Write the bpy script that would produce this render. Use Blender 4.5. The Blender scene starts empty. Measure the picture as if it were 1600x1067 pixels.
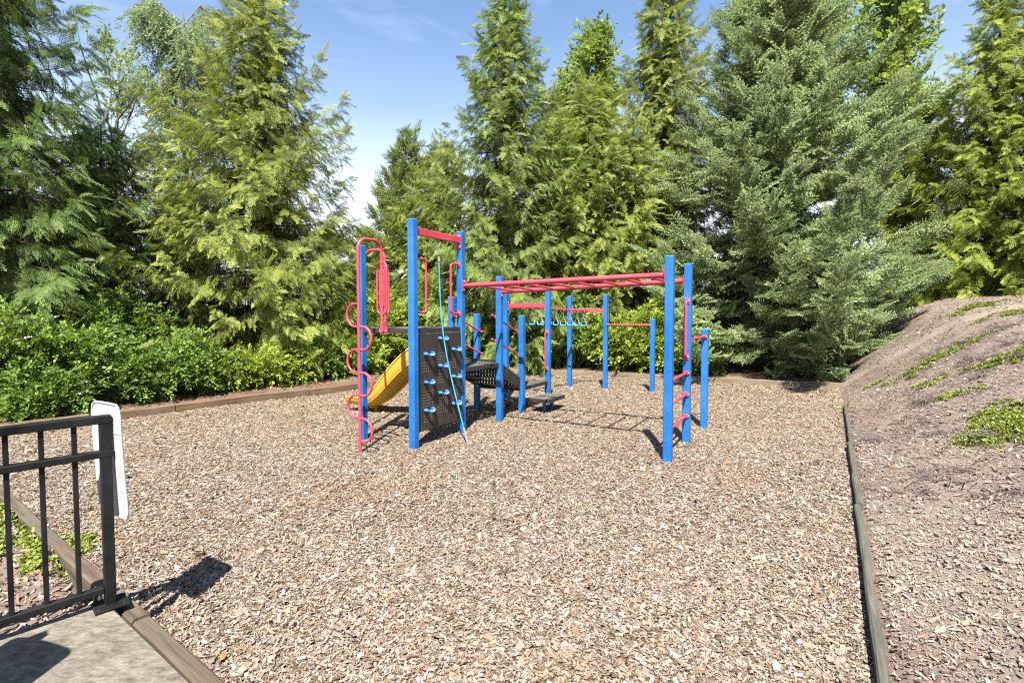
import bpy, math, random
import numpy as np
from mathutils import Vector, Matrix

# ------------------------------------------------------------------ camera, sky, sun, exposure
scene = bpy.context.scene
COL = scene.collection
SUN_EL, SUN_AZ = math.radians(56.0), math.radians(6.0)

cam_d = bpy.data.cameras.new('camera')
cam_d.sensor_width = 36.0
cam_d.lens = 18.0
cam_d.shift_y = -13.0 / 1600.0
cam_d.clip_start, cam_d.clip_end = 0.05, 3000.0
cam = bpy.data.objects.new('camera', cam_d)
COL.objects.link(cam)
cam.location = (0, 0, 1.6)
cam.rotation_euler = (math.radians(90.0 - 2.32), 0, 0)
scene.camera = cam

world = bpy.data.worlds.new('World')
scene.world = world
world.use_nodes = True
wn, wl = world.node_tree.nodes, world.node_tree.links
wn.clear()
w_out = wn.new('ShaderNodeOutputWorld')
w_bg = wn.new('ShaderNodeBackground')
w_sky = wn.new('ShaderNodeTexSky')
w_sky.sky_type = 'NISHITA'
w_sky.sun_disc = False
w_sky.sun_elevation = SUN_EL
w_sky.sun_rotation = math.radians(180.0) + SUN_AZ
w_sky.altitude = 100
w_sky.air_density = 1.0
w_sky.dust_density = 0.4
w_sky.ozone_density = 1.8
w_bg.inputs['Strength'].default_value = 0.065
# faint high cirrus, the same kind all round the sky
w_tc = wn.new('ShaderNodeTexCoord')
w_map = wn.new('ShaderNodeMapping'); w_map.inputs['Scale'].default_value = (1.2, 1.2, 5.0)
w_noise = wn.new('ShaderNodeTexNoise')
w_noise.inputs['Scale'].default_value = 2.2; w_noise.inputs['Detail'].default_value = 7; w_noise.inputs['Roughness'].default_value = 0.62
w_noise.inputs['Distortion'].default_value = 0.5
w_ramp = wn.new('ShaderNodeValToRGB')
w_ramp.color_ramp.elements[0].position = 0.50; w_ramp.color_ramp.elements[0].color = (0, 0, 0, 1)
w_ramp.color_ramp.elements[1].position = 0.80; w_ramp.color_ramp.elements[1].color = (0.22, 0.22, 0.22, 1)
w_mix = wn.new('ShaderNodeMix'); w_mix.data_type = 'RGBA'
w_mix.inputs['B'].default_value = (6.5, 7.0, 7.6, 1)
wl.new(w_tc.outputs['Generated'], w_map.inputs['Vector'])
wl.new(w_map.outputs['Vector'], w_noise.inputs['Vector'])
wl.new(w_noise.outputs['Fac'], w_ramp.inputs['Fac'])
wl.new(w_ramp.outputs['Color'], w_mix.inputs['Factor'])
wl.new(w_sky.outputs['Color'], w_mix.inputs['A'])
w_sep = wn.new('ShaderNodeSeparateXYZ'); wl.new(w_tc.outputs['Generated'], w_sep.inputs[0])
w_hz = wn.new('ShaderNodeValToRGB')
w_hz.color_ramp.elements.new(.24); w_hz.color_ramp.elements.new(.36)
for e, (p_, v_) in zip(w_hz.color_ramp.elements, ((.12, .90), (.24, .50), (.36, .10), (.47, 0.0))):
    e.position = p_; e.color = (v_, v_, v_, 1)
w_mix2 = wn.new('ShaderNodeMix'); w_mix2.data_type = 'RGBA'; w_mix2.inputs['B'].default_value = (5.2, 5.4, 5.6, 1)
wl.new(w_sep.outputs['Z'], w_hz.inputs['Fac']); wl.new(w_hz.outputs['Color'], w_mix2.inputs['Factor'])
wl.new(w_mix.outputs['Result'], w_mix2.inputs['A']); wl.new(w_mix2.outputs['Result'], w_bg.inputs['Color'])
wl.new(w_bg.outputs['Background'], w_out.inputs['Surface'])

sun_d = bpy.data.lights.new('sun', 'SUN')
sun_d.energy = 4.9
sun_d.angle = math.radians(0.55)
sun_d.color = (1.0, 0.955, 0.88)
sun = bpy.data.objects.new('sun', sun_d)
COL.objects.link(sun)
sun.rotation_euler = (math.pi / 2 - SUN_EL, 0, -SUN_AZ)

vs = scene.view_settings
vs.view_transform = 'Standard'
vs.look = 'None'
vs.gamma = 1.0
vs.use_curve_mapping = False
vs.exposure = 2.05

scene.render.engine = 'CYCLES'
scene.cycles.max_bounces = 6
scene.cycles.diffuse_bounces = 4
scene.cycles.glossy_bounces = 1
scene.cycles.caustics_reflective = False
scene.cycles.caustics_refractive = False
scene.cycles.transmission_bounces = 2
scene.cycles.transparent_max_bounces = 6
scene.cycles.use_denoising = False
scene.cycles.filter_width = 1.15
scene.cycles.sample_clamp_indirect = 4.0

# ------------------------------------------------------------------ helpers
R = math.radians
rng = np.random.default_rng(7)
random.seed(7)
G1 = np.array([0.5, 0.8660254])        # the structure's long direction on the ground
G2 = np.array([0.8660254, -0.5])       # across it

def tag(o, label=None, cat=None, group=None, kind=None):
    if label: o['label'] = label
    if cat: o['category'] = cat
    if group: o['group'] = group
    if kind: o['kind'] = kind
    return o

WLOC = {}
def empty(name, loc, parent=None):
    o = bpy.data.objects.new(name, None)
    o.empty_display_size = 0.2
    COL.objects.link(o)
    loc = Vector(loc)
    WLOC[o.name] = loc
    if parent:
        o.parent = parent; o.location = loc - WLOC[parent.name]
    else:
        o.location = loc
    return o

class MB:
    """collects faces in world coordinates; build() links them as one mesh object"""
    def __init__(s): s.v = []; s.f = []; s.sm = []
    def add(s, vs, fs, smooth=False):
        b = len(s.v); s.v.extend([tuple(map(float, p)) for p in vs])
        for f in fs: s.f.append(tuple(i + b for i in f)); s.sm.append(smooth)
        return s
    def box(s, c, ax, ay, az, hx, hy, hz, bev=0.0):
        c = np.array(c, float); ax, ay, az = [np.array(a, float) for a in (ax, ay, az)]
        if bev <= 0:
            P = [c + ax*hx*i + ay*hy*j + az*hz*k for i in (-1, 1) for j in (-1, 1) for k in (-1, 1)]
            return s.add(P, [(0,1,3,2),(4,6,7,5),(0,4,5,1),(2,3,7,6),(0,2,6,4),(1,5,7,3)])
        def ring(z, ins):
            x, y, b = hx - ins, hy - ins, bev
            return [c + ax*u + ay*v + az*z for u, v in ((-x+b,-y),(x-b,-y),(x,-y+b),(x,y-b),(x-b,y),(-x+b,y),(-x,y-b),(-x,-y+b))]
        L = [ring(-hz, bev), ring(-hz+bev, 0), ring(hz-bev, 0), ring(hz, bev)]
        V = [p for r in L for p in r]; F = []
        for k in range(3):
            for i in range(8):
                j = (i+1) % 8; F.append((k*8+i, k*8+j, (k+1)*8+j, (k+1)*8+i))
        F.append(tuple(range(7, -1, -1))); F.append(tuple(range(24, 32)))
        return s.add(V, F)
    def tube(s, pts, r, n=10, cap=True, closed=False):
        P = [np.array(p, float) for p in pts]; m = len(P)
        rr = r if hasattr(r, '__len__') else [r]*m
        T = []
        for i in range(m):
            a = P[(i-1) % m] if (closed or i > 0) else P[i]
            b = P[(i+1) % m] if (closed or i < m-1) else P[i]
            t = b - a; T.append(t/(np.linalg.norm(t)+1e-9))
        u = np.cross(T[0], (0, 0, 1.0))
        if np.linalg.norm(u) < 0.1: u = np.cross(T[0], (1.0, 0.3, 0))
        u /= np.linalg.norm(u); V = []
        for i in range(m):
            u = u - T[i]*np.dot(u, T[i]); u /= (np.linalg.norm(u)+1e-9); w = np.cross(T[i], u)
            for k in range(n):
                a = 2*math.pi*k/n; V.append(P[i] + (u*math.cos(a) + w*math.sin(a))*rr[i])
        F = []
        for i in range(m if closed else m-1):
            j = (i+1) % m
            for k in range(n):
                q = (k+1) % n; F.append((i*n+k, i*n+q, j*n+q, j*n+k))
        s.add(V, F, True)
        if cap and not closed:
            s.add(V[:n], [tuple(range(n-1, -1, -1))]); s.add(V[-n:], [tuple(range(n))])
        return s
    def dome(s, c, nrm, r, h, n=8):
        nrm = np.array(nrm, float); nrm /= np.linalg.norm(nrm)
        u = np.cross(nrm, (0, 0, 1.0)); u = u/np.linalg.norm(u) if np.linalg.norm(u) > .1 else np.array([1., 0, 0]); w = np.cross(nrm, u)
        V = []
        for rr, hh in ((r, 0), (r*.8, h*.65)):
            for k in range(n):
                a = 2*math.pi*k/n; V.append(np.array(c) + (u*math.cos(a)+w*math.sin(a))*rr + nrm*hh)
        V.append(np.array(c) + nrm*h)
        F = [(k, (k+1) % n, n+(k+1) % n, n+k) for k in range(n)] + [(n+k, n+(k+1) % n, 2*n) for k in range(n)]
        return s.add(V, F, True)
    def mesh(s, name, org=(0, 0, 0)):
        me = bpy.data.meshes.new(name)
        o = np.array(org, float)
        me.from_pydata([tuple(np.array(p) - o) for p in s.v], [], s.f)
        me.polygons.foreach_set('use_smooth', s.sm)
        me.update()
        return me
    def build(s, name, mat, parent=None, org=None):
        org = Vector(org) if org is not None else (WLOC[parent.name] if parent else Vector((0, 0, 0)))
        o = bpy.data.objects.new(name, s.mesh(name, org))
        o.data.materials.append(mat)
        COL.objects.link(o)
        WLOC[o.name] = org
        if parent:
            o.parent = parent; o.location = org - WLOC[parent.name]
        else:
            o.location = org
        return o

def np_mesh(name, V, F, mat=None, attrs=(), smooth=False):
    """V (n,3), F (m,k) arrays -> mesh, fast"""
    me = bpy.data.meshes.new(name)
    V = np.asarray(V, np.float32); F = np.asarray(F, np.int32)
    m, k = F.shape
    me.vertices.add(len(V)); me.vertices.foreach_set('co', V.ravel())
    me.loops.add(m*k); me.loops.foreach_set('vertex_index', F.ravel())
    me.polygons.add(m)
    me.polygons.foreach_set('loop_start', np.arange(0, m*k, k, dtype=np.int32))
    me.polygons.foreach_set('use_smooth', np.full(m, smooth, dtype=bool))
    for nm, typ, dom, data in attrs:
        a = me.attributes.new(nm, typ, dom)
        a.data.foreach_set({'FLOAT': 'value', 'FLOAT_COLOR': 'color', 'FLOAT_VECTOR': 'vector', 'INT': 'value'}[typ], np.asarray(data, np.float32 if typ != 'INT' else np.int32).ravel())
    me.update(calc_edges=True)
    if mat: me.materials.append(mat)
    return me

def link_mesh(name, me, parent=None, loc=(0, 0, 0)):
    o = bpy.data.objects.new(name, me); COL.objects.link(o)
    WLOC[o.name] = Vector(loc)
    if parent:
        o.parent = parent; o.location = Vector(loc) - WLOC[parent.name]
    else: o.location = loc
    return o

def vnoise(x, y, seed=0, octs=4):
    """smooth pseudo noise about -1..1"""
    x = np.asarray(x, float); y = np.asarray(y, float); r = np.random.default_rng(seed); t = np.zeros_like(x); amp = 1.0; fr = 1.0; tot = 0
    for _ in range(octs):
        for _k in range(3):
            a = r.uniform(0, 2*math.pi); ph = r.uniform(0, 6.28); ff = fr*r.uniform(.7, 1.4)
            t = t + amp*np.sin((x*math.cos(a)+y*math.sin(a))*ff + ph + 1.3*np.sin((y*math.cos(a)-x*math.sin(a))*ff*.7+ph*2))/3
        tot += amp*.6; amp *= .6; fr *= 2.1
    return t/tot

# ------------------------------------------------------------------ materials
class NT:
    def __init__(s, name):
        s.m = bpy.data.materials.new(name); s.m.use_nodes = True
        s.t = s.m.node_tree; s.t.nodes.clear()
        s.out = s.n('ShaderNodeOutputMaterial')
    def n(s, t, **k):
        x = s.t.nodes.new(t)
        for a, b in k.items(): setattr(x, a, b)
        return x
    def l(s, a, b): s.t.links.new(a, b)
    def noise(s, scale, detail=4, rough=.55, vec=None, dist=0):
        x = s.n('ShaderNodeTexNoise'); x.inputs['Scale'].default_value = scale; x.inputs['Detail'].default_value = detail
        x.inputs['Roughness'].default_value = rough; x.inputs['Distortion'].default_value = dist
        if vec is not None: s.l(vec, x.inputs['Vector'])
        return x
    def ramp(s, fac, stops):
        x = s.n('ShaderNodeValToRGB'); cr = x.color_ramp
        while len(cr.elements) < len(stops): cr.elements.new(.5)
        for e, (p, c) in zip(cr.elements, stops):
            e.position = p; e.color = (*c, 1) if len(c) == 3 else c
        s.l(fac, x.inputs['Fac']); return x.outputs['Color']
    def mix(s, fac, a, b, blend='MIX'):
        x = s.n('ShaderNodeMix'); x.data_type = 'RGBA'; x.blend_type = blend
        for v, k in ((fac, 'Factor'), (a, 'A'), (b, 'B')):
            if isinstance(v, (int, float)): x.inputs[k].default_value = v
            elif isinstance(v, tuple): x.inputs[k].default_value = (*v, 1) if len(v) == 3 else v
            else: s.l(v, x.inputs[k])
        return x.outputs['Result']
    def bump(s, h, strength=.3, dist=.01):
        x = s.n('ShaderNodeBump'); x.inputs['Strength'].default_value = strength; x.inputs['Distance'].default_value = dist
        s.l(h, x.inputs['Height']); return x.outputs['Normal']
    def bsdf(s, color, rough=.6, spec=.4, metal=0, normal=None):
        p = s.n('ShaderNodeBsdfPrincipled')
        if isinstance(color, tuple): p.inputs['Base Color'].default_value = (*color, 1)
        else: s.l(color, p.inputs['Base Color'])
        if isinstance(rough, (int, float)): p.inputs['Roughness'].default_value = rough
        else: s.l(rough, p.inputs['Roughness'])
        p.inputs['Specular IOR Level'].default_value = spec; p.inputs['Metallic'].default_value = metal
        if normal is not None: s.l(normal, p.inputs['Normal'])
        return p
    def done(s, shader):
        s.l(shader.outputs[0], s.out.inputs['Surface']); return s.m
    def obj(s): return s.n('ShaderNodeTexCoord').outputs['Object']
    def pos(s): return s.n('ShaderNodeNewGeometry').outputs['Position']

def paint_mat(name, c, rough=.42, fade=.26, spec=.40):
    t = NT(name); p = t.pos()
    nz = t.noise(2.2, 6, .7, p); fine = t.noise(70, 3, .6, p)
    c2 = tuple(min(1, x*(1+fade)+fade*.05) for x in c); c1 = tuple(x*(1-fade*.8) for x in c)
    col = t.ramp(nz.outputs['Fac'], [(.3, c1), (.7, c2)])
    # chalky scuffs and grime specks
    sc = t.ramp(fine.outputs['Fac'], [(.60, (0, 0, 0)), (.74, (.5, .5, .5))])
    col = t.mix(sc, col, tuple(.6*x+.13*min(1, max(c)*4) for x in c))
    rg = t.ramp(nz.outputs['Fac'], [(.3, (rough-.06,)*3), (.7, (rough+.14,)*3)])
    return t.done(t.bsdf(col, rg, spec, normal=t.bump(fine.outputs['Fac'], .06, .002)))

M = {}
M['blue'] = paint_mat('blue_post_paint', (0.002, 0.082, 0.265))
M['red'] = paint_mat('faded_red_paint', (0.36, 0.030, 0.048), .42, .2)
M['bolt'] = paint_mat('bolt_metal', (0.20, 0.17, 0.45), .35)
M['steel'] = paint_mat('galvanised_steel', (0.15, 0.155, 0.16), .45)
M['hole'] = paint_mat('bolt_hole_dark', (0.01, 0.02, 0.06), .7)
M['cap'] = paint_mat('post_cap_paint', (0.05, 0.16, 0.42), .5)
M['hold'] = paint_mat('climbing_hold_plastic', (0.008, 0.075, 0.27), .35)
M['holdgrip'] = paint_mat('climbing_hold_worn', (0.16, 0.27, 0.44), .4)
M['black'] = paint_mat('black_fence_paint', (0.0022, 0.0022, 0.0025), .5, .3, .10)
M['ringblue'] = paint_mat('ring_coating', (0.08, 0.30, 0.62), .4)

def m_deck():
    t = NT('dark_coated_deck'); p = t.pos()
    a = t.noise(9, 6, .65, p); b = t.noise(120, 3, .6, p)
    col = t.ramp(a.outputs['Fac'], [(.3, (.010, .009, .008)), (.55, (.021, .018, .015)), (.75, (.05, .043, .035))])
    return t.done(t.bsdf(col, .62, .35, normal=t.bump(b.outputs['Fac'], .3, .004)))
M['deck'] = m_deck()

def m_decktop():
    t = NT('weathered_deck_top'); p = t.pos()
    a = t.noise(6, 6, .65, p); b = t.noise(90, 3, .6, p)
    col = t.ramp(a.outputs['Fac'], [(.3, (.045, .041, .035)), (.55, (.075, .068, .057)), (.75, (.125, .113, .096))])
    return t.done(t.bsdf(col, .8, .2, normal=t.bump(b.outputs['Fac'], .3, .004)))
M['decktop'] = m_decktop()

def m_wall():
    t = NT('brown_climbing_panel'); p = t.pos()
    mp = t.n('ShaderNodeMapping'); mp.inputs['Scale'].default_value = (9, 9, 2.2); t.l(p, mp.inputs['Vector'])
    a = t.noise(3, 7, .7, mp.outputs['Vector'], .6); b = t.noise(160, 3, .6, p)
    col = t.ramp(a.outputs['Fac'], [(.32, (.014, .011, .009)), (.52, (.026, .021, .017)), (.68, (.05, .042, .035)), (.8, (.13, .115, .10))])
    return t.done(t.bsdf(col, .55, .35, normal=t.bump(b.outputs['Fac'], .25, .003)))
M['wall'] = m_wall()
M['dot'] = paint_mat('perforation_light_paint', (0.34, 0.28, 0.22), .7)  # pale colour imitating daylight seen through the panel's small holes

def m_slide():
    t = NT('yellow_slide_plastic'); p = t.pos()
    a = t.noise(5, 5, .6, p); b = t.noise(90, 3, .6, p)
    col = t.ramp(a.outputs['Fac'], [(.3, (.60, .38, .045)), (.7, (.68, .46, .08))])
    s = t.n('ShaderNodeMixShader'); s.inputs[0].default_value = .35
    tr = t.n('ShaderNodeBsdfTranslucent'); t.l(col, tr.inputs['Color'])
    pr = t.bsdf(col, .36, .4, normal=t.bump(b.outputs['Fac'], .05, .002))
    t.l(pr.outputs[0], s.inputs[1]); t.l(tr.outputs[0], s.inputs[2])
    return t.done(s)
M['slide'] = m_slide()

def m_rope():
    t = NT('teal_braided_rope'); p = t.pos()
    w = t.n('ShaderNodeTexWave'); w.bands_direction = 'Z'; w.inputs['Scale'].default_value = 24; w.inputs['Distortion'].default_value = 2.0
    t.l(p, w.inputs['Vector'])
    col = t.ramp(w.outputs['Fac'], [(.2, (.012, .15, .24)), (.8, (.045, .27, .36))])
    return t.done(t.bsdf(col, .8, .2, normal=t.bump(w.outputs['Fac'], .4, .004)))
M['rope'] = m_rope()

def m_panel():
    t = NT('milky_white_plastic'); p = t.pos()
    a = t.noise(7, 5, .6, p)
    col = t.ramp(a.outputs['Fac'], [(.3, (.46, .475, .485)), (.7, (.54, .55, .56))])
    s = t.n('ShaderNodeMixShader'); s.inputs[0].default_value = .35
    tr = t.n('ShaderNodeBsdfTranslucent'); t.l(col, tr.inputs['Color'])
    pr = t.bsdf(col, .3, .5); t.l(pr.outputs[0], s.inputs[1]); t.l(tr.outputs[0], s.inputs[2])
    return t.done(s)
M['panel'] = m_panel()

def m_wood(name, cols, grain=26):
    t = NT(name); o = t.obj()
    mp = t.n('ShaderNodeMapping'); mp.inputs['Scale'].default_value = (.55, 10, 10); t.l(o, mp.inputs['Vector'])
    a = t.noise(grain*.12, 7, .68, mp.outputs['Vector'], .5); a2 = t.noise(1.6, 4, .6, o)
    mp2 = t.n('ShaderNodeMapping'); mp2.inputs['Scale'].default_value = (1.4, 46, 46); t.l(o, mp2.inputs['Vector'])
    cr = t.noise(1.6, 4, .6, mp2.outputs['Vector'])
    col = t.ramp(a.outputs['Fac'], [(.30, cols[0]), (.5, cols[1]), (.72, cols[2])])
    col = t.mix(t.ramp(a2.outputs['Fac'], [(.4, (0, 0, 0)), (.72, (.7, .7, .7))]), col, cols[3])
    col = t.mix(t.ramp(cr.outputs['Fac'], [(.26, (.8, .8, .8)), (.40, (0, 0, 0))]), col, tuple(c*.18 for c in cols[0]))
    return t.done(t.bsdf(col, .85, .15, normal=t.bump(a.outputs['Fac'], .5, .012)))
M['wood_brown'] = m_wood('weathered_brown_timber', [(0.057, 0.033, 0.018), (0.107, 0.066, 0.037), (0.164, 0.111, 0.070), (0.123, 0.098, 0.075)])
M['wood_grey'] = m_wood('silvered_grey_timber', [(0.032, 0.029, 0.024), (0.063, 0.060, 0.050), (0.110, 0.103, 0.087), (0.063, 0.067, 0.049)])
M['wood_dark'] = m_wood('cracked_dark_timber', [(0.038, 0.027, 0.019), (0.068, 0.051, 0.036), (0.119, 0.093, 0.068), (0.085, 0.076, 0.063)])
M['wood_pale'] = m_wood('pale_dry_timber', [(0.075, 0.058, 0.039), (0.128, 0.101, 0.069), (0.188, 0.150, 0.109), (0.143, 0.124, 0.098)])

def m_concrete():
    t = NT('brushed_concrete'); p = t.pos()
    mp = t.n('ShaderNodeMapping'); mp.inputs['Rotation'].default_value = (0, 0, R(36)); mp.inputs['Scale'].default_value = (18, 40, 18); t.l(p, mp.inputs['Vector'])
    br = t.noise(1.2, 5, .7, mp.outputs['Vector']); a = t.noise(5, 8, .7, p); f = t.noise(150, 4, .7, p)
    col = t.ramp(a.outputs['Fac'], [(.28, (.095, .085, .070)), (.5, (.15, .136, .112)), (.75, (.215, .197, .167))])
    col = t.mix(.85, col, t.ramp(br.outputs['Fac'], [(.3, (.22, .21, .19)), (.62, (.98, .96, .92))]), 'MULTIPLY')
    col = t.mix(t.ramp(f.outputs['Fac'], [(.34, (.8, .8, .8)), (.46, (0, 0, 0))]), col, (.06, .052, .043))
    return t.done(t.bsdf(col, .9, .2, normal=t.bump(br.outputs['Fac'], .8, .006)))
M['concrete'] = m_concrete()

def m_ground():
    t = NT('ground_soil_and_chips'); p = t.pos()
    at = t.n('ShaderNodeAttribute', attribute_name='zone'); z = at.outputs['Color']
    sep = t.n('ShaderNodeSeparateColor'); t.l(z, sep.inputs[0])
    vo = t.n('ShaderNodeTexVoronoi'); vo.inputs['Scale'].default_value = 34; vo.inputs['Randomness'].default_value = 1
    wob = t.noise(16, 3, .6, p); vm = t.n('ShaderNodeVectorMath', operation='ADD')
    wsc = t.n('ShaderNodeVectorMath', operation='SCALE'); wsc.inputs['Scale'].default_value = .06; t.l(wob.outputs['Color'], wsc.inputs[0])
    t.l(p, vm.inputs[0]); t.l(wsc.outputs[0], vm.inputs[1]); t.l(vm.outputs[0], vo.inputs['Vector'])
    sc = t.n('ShaderNodeSeparateColor'); t.l(vo.outputs['Color'], sc.inputs[0])
    chip = t.ramp(sc.outputs[0], [(0, (.045, .032, .021)), (.25, (.10, .075, .052)), (.6, (.165, .13, .098)), (.9, (.22, .182, .145)), (1, (.26, .235, .205))])
    chip = t.mix(t.ramp(vo.outputs['Distance'], [(.5, (0, 0, 0)), (.85, (.75, .75, .75))]), chip, (.06, .04, .025))
    a = t.noise(1.1, 6, .65, p)
    chip = t.mix(.55, chip, t.ramp(a.outputs['Fac'], [(.3, (.62, .5, .4)), (.6, (1, 1, 1))]), 'MULTIPLY')
    soil_n = t.noise(28, 8, .75, p); soil_b = t.noise(1.4, 7, .68, p)
    soil = t.ramp(soil_n.outputs['Fac'], [(.28, (.03, .018, .011)), (.5, (.085, .05, .032)), (.7, (.17, .11, .075)), (.85, (.30, .23, .17))])
    soil = t.mix(t.ramp(soil_b.outputs['Fac'], [(.4, (0, 0, 0)), (.62, (.75, .75, .75))]), soil, (.15, .09, .06))
    slope_n = t.noise(44, 8, .8, p)
    slope = t.ramp(slope_n.outputs['Fac'], [(.28, (.058, .044, .036)), (.45, (.108, .086, .072)), (.6, (.160, .130, .110)), (.8, (.23, .195, .168))])
    slope = t.mix(t.ramp(soil_b.outputs['Fac'], [(.35, (0, 0, 0)), (.65, (.65, .65, .65))]), slope, (.17, .138, .110))
    far_n = t.noise(.6, 6, .6, p)
    far = t.ramp(far_n.outputs['Fac'], [(.3, (.05, .065, .02)), (.7, (.10, .11, .04))])
    col = t.mix(sep.outputs[0], far, soil); col = t.mix(sep.outputs[1], col, chip); col = t.mix(sep.outputs[2], col, slope)
    return t.done(t.bsdf(col, .95, .1, normal=t.bump(soil_n.outputs['Fac'], .7, .02)))
M['ground'] = m_ground()

def m_vcol(name, rough=.8, spec=.2, mul=1.0):
    t = NT(name); at = t.n('ShaderNodeAttribute', attribute_name='tone'); p = t.pos()
    g = t.noise(170, 3, .6, p)
    col = t.mix(.5, at.outputs['Color'], t.ramp(g.outputs['Fac'], [(.3, (.55, .5, .45)), (.65, (1, 1, 1))]), 'MULTIPLY')
    return t.done(t.bsdf(col, rough, spec))
M['chips'] = m_vcol('wood_chip_colours')

def m_bark(name, c):
    t = NT(name); p = t.pos()
    mp = t.n('ShaderNodeMapping'); mp.inputs['Scale'].default_value = (14, 14, 2.5); t.l(p, mp.inputs['Vector'])
    a = t.noise(2, 7, .7, mp.outputs['Vector'], .4)
    col = t.ramp(a.outputs['Fac'], [(.3, tuple(x*.4 for x in c)), (.55, c), (.8, tuple(x*1.7 for x in c))])
    return t.done(t.bsdf(col, .9, .15, normal=t.bump(a.outputs['Fac'], .8, .03)))
M['bark'] = m_bark('brown_bark', (.10, .07, .05))
M['bark_grey'] = m_bark('grey_bark', (.19, .165, .14))
M['bark_birch'] = m_bark('pale_birch_bark', (.42, .40, .36))

def m_leaf(name, dark, mid, tip, transl=.28, rough=.5, spec=.3):
    """leaf colour: per-spray tint, and young growth towards the spray's tip"""
    t = NT(name)
    ti = t.n('ShaderNodeAttribute', attribute_name='tint'); ti.attribute_type = 'INSTANCER'
    tp = t.n('ShaderNodeAttribute', attribute_name='tip')
    base = t.ramp(ti.outputs['Fac'], [(0, dark), (.55, mid), (1, tuple(.5*(a+b) for a, b in zip(mid, tip)))])
    f = t.n('ShaderNodeMath', operation='MULTIPLY'); t.l(tp.outputs['Fac'], f.inputs[0])
    fa = t.n('ShaderNodeMath', operation='MULTIPLY_ADD'); t.l(ti.outputs['Fac'], fa.inputs[0]); fa.inputs[1].default_value = .7; fa.inputs[2].default_value = .2
    t.l(fa.outputs[0], f.inputs[1])
    col = t.mix(f.outputs[0], base, tip)
    pr = t.bsdf(col, rough, spec)
    tr = t.n('ShaderNodeBsdfTranslucent')
    t.l(t.mix(1.0, col, (1.0, 1.0, .55), 'MULTIPLY'), tr.inputs['Color'])
    s = t.n('ShaderNodeMixShader'); s.inputs[0].default_value = transl
    t.l(pr.outputs[0], s.inputs[1]); t.l(tr.outputs[0], s.inputs[2])
    return t.done(s)
LEAF = {
 'cedar':   m_leaf('cedar_sprays_olive', (.085, .125, .022), (.175, .220, .042), (.330, .360, .080), .38),
 'cedar_y': m_leaf('cedar_sprays_yellowish', (.100, .145, .022), (.200, .255, .038), (.350, .400, .070), .40),
 'cedar_d': m_leaf('cedar_sprays_deep', (.065, .110, .026), (.135, .195, .042), (.260, .320, .080), .38),
 'fir':     m_leaf('hemlock_sprays_dark', (.046, .092, .024), (.100, .168, .044), (.215, .290, .082), .38),
 'spruce':  m_leaf('spruce_needles_bluish', (.105, .160, .066), (.210, .285, .125), (.360, .440, .215), .36),
 'shrub':   m_leaf('shrub_leaves_green', (.042, .086, .014), (.092, .165, .024), (.185, .262, .044), .40),
 'shrub_y': m_leaf('shrub_leaves_lime', (.080, .130, .012), (.165, .230, .022), (.280, .330, .045), .42),
 'decid':   m_leaf('broad_leaves_fresh', (.085, .140, .035), (.170, .245, .062), (.300, .370, .115), .48),
 'birch':   m_leaf('birch_leaves_bluish', (.130, .190, .100), (.205, .275, .155), (.300, .360, .215), .50),
 'cover':   m_leaf('creeping_leaves', (.070, .092, .012), (.140, .175, .024), (.220, .250, .045), .3),
 'heather': m_leaf('dry_purple_stems', (.095, .074, .068), (.150, .122, .110), (.200, .170, .150), .05),
 'blossom': m_leaf('white_blossom', (.5, .48, .42), (.65, .63, .57), (.75, .73, .68), .3),
}

# ------------------------------------------------------------------ the ground
E_R0, E_RD = np.array([1.64, 2.21]), np.array([.529, .848]); E_RD = E_RD/np.linalg.norm(E_RD); E_RN = np.array([E_RD[1], -E_RD[0]])
NL0, NL1 = np.array([-1.175, 1.94]), np.array([-5.06, 4.76]); NLD = (NL1-NL0)/np.linalg.norm(NL1-NL0); NLN = np.array([-NLD[1], NLD[0]])   # near left edging, normal towards the pad
LB0, LB1 = np.array([-6.9, 6.45]), np.array([-.45, 13.9]); LBD = (LB1-LB0)/np.linalg.norm(LB1-LB0); LBN = np.array([-LBD[1], LBD[0]])
BK0, BK1 = np.array([-.45, 13.9]), np.array([7.0, 10.75]); BKD = (BK1-BK0)/np.linalg.norm(BK1-BK0); BKN = np.array([-BKD[1], BKD[0]])

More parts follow.
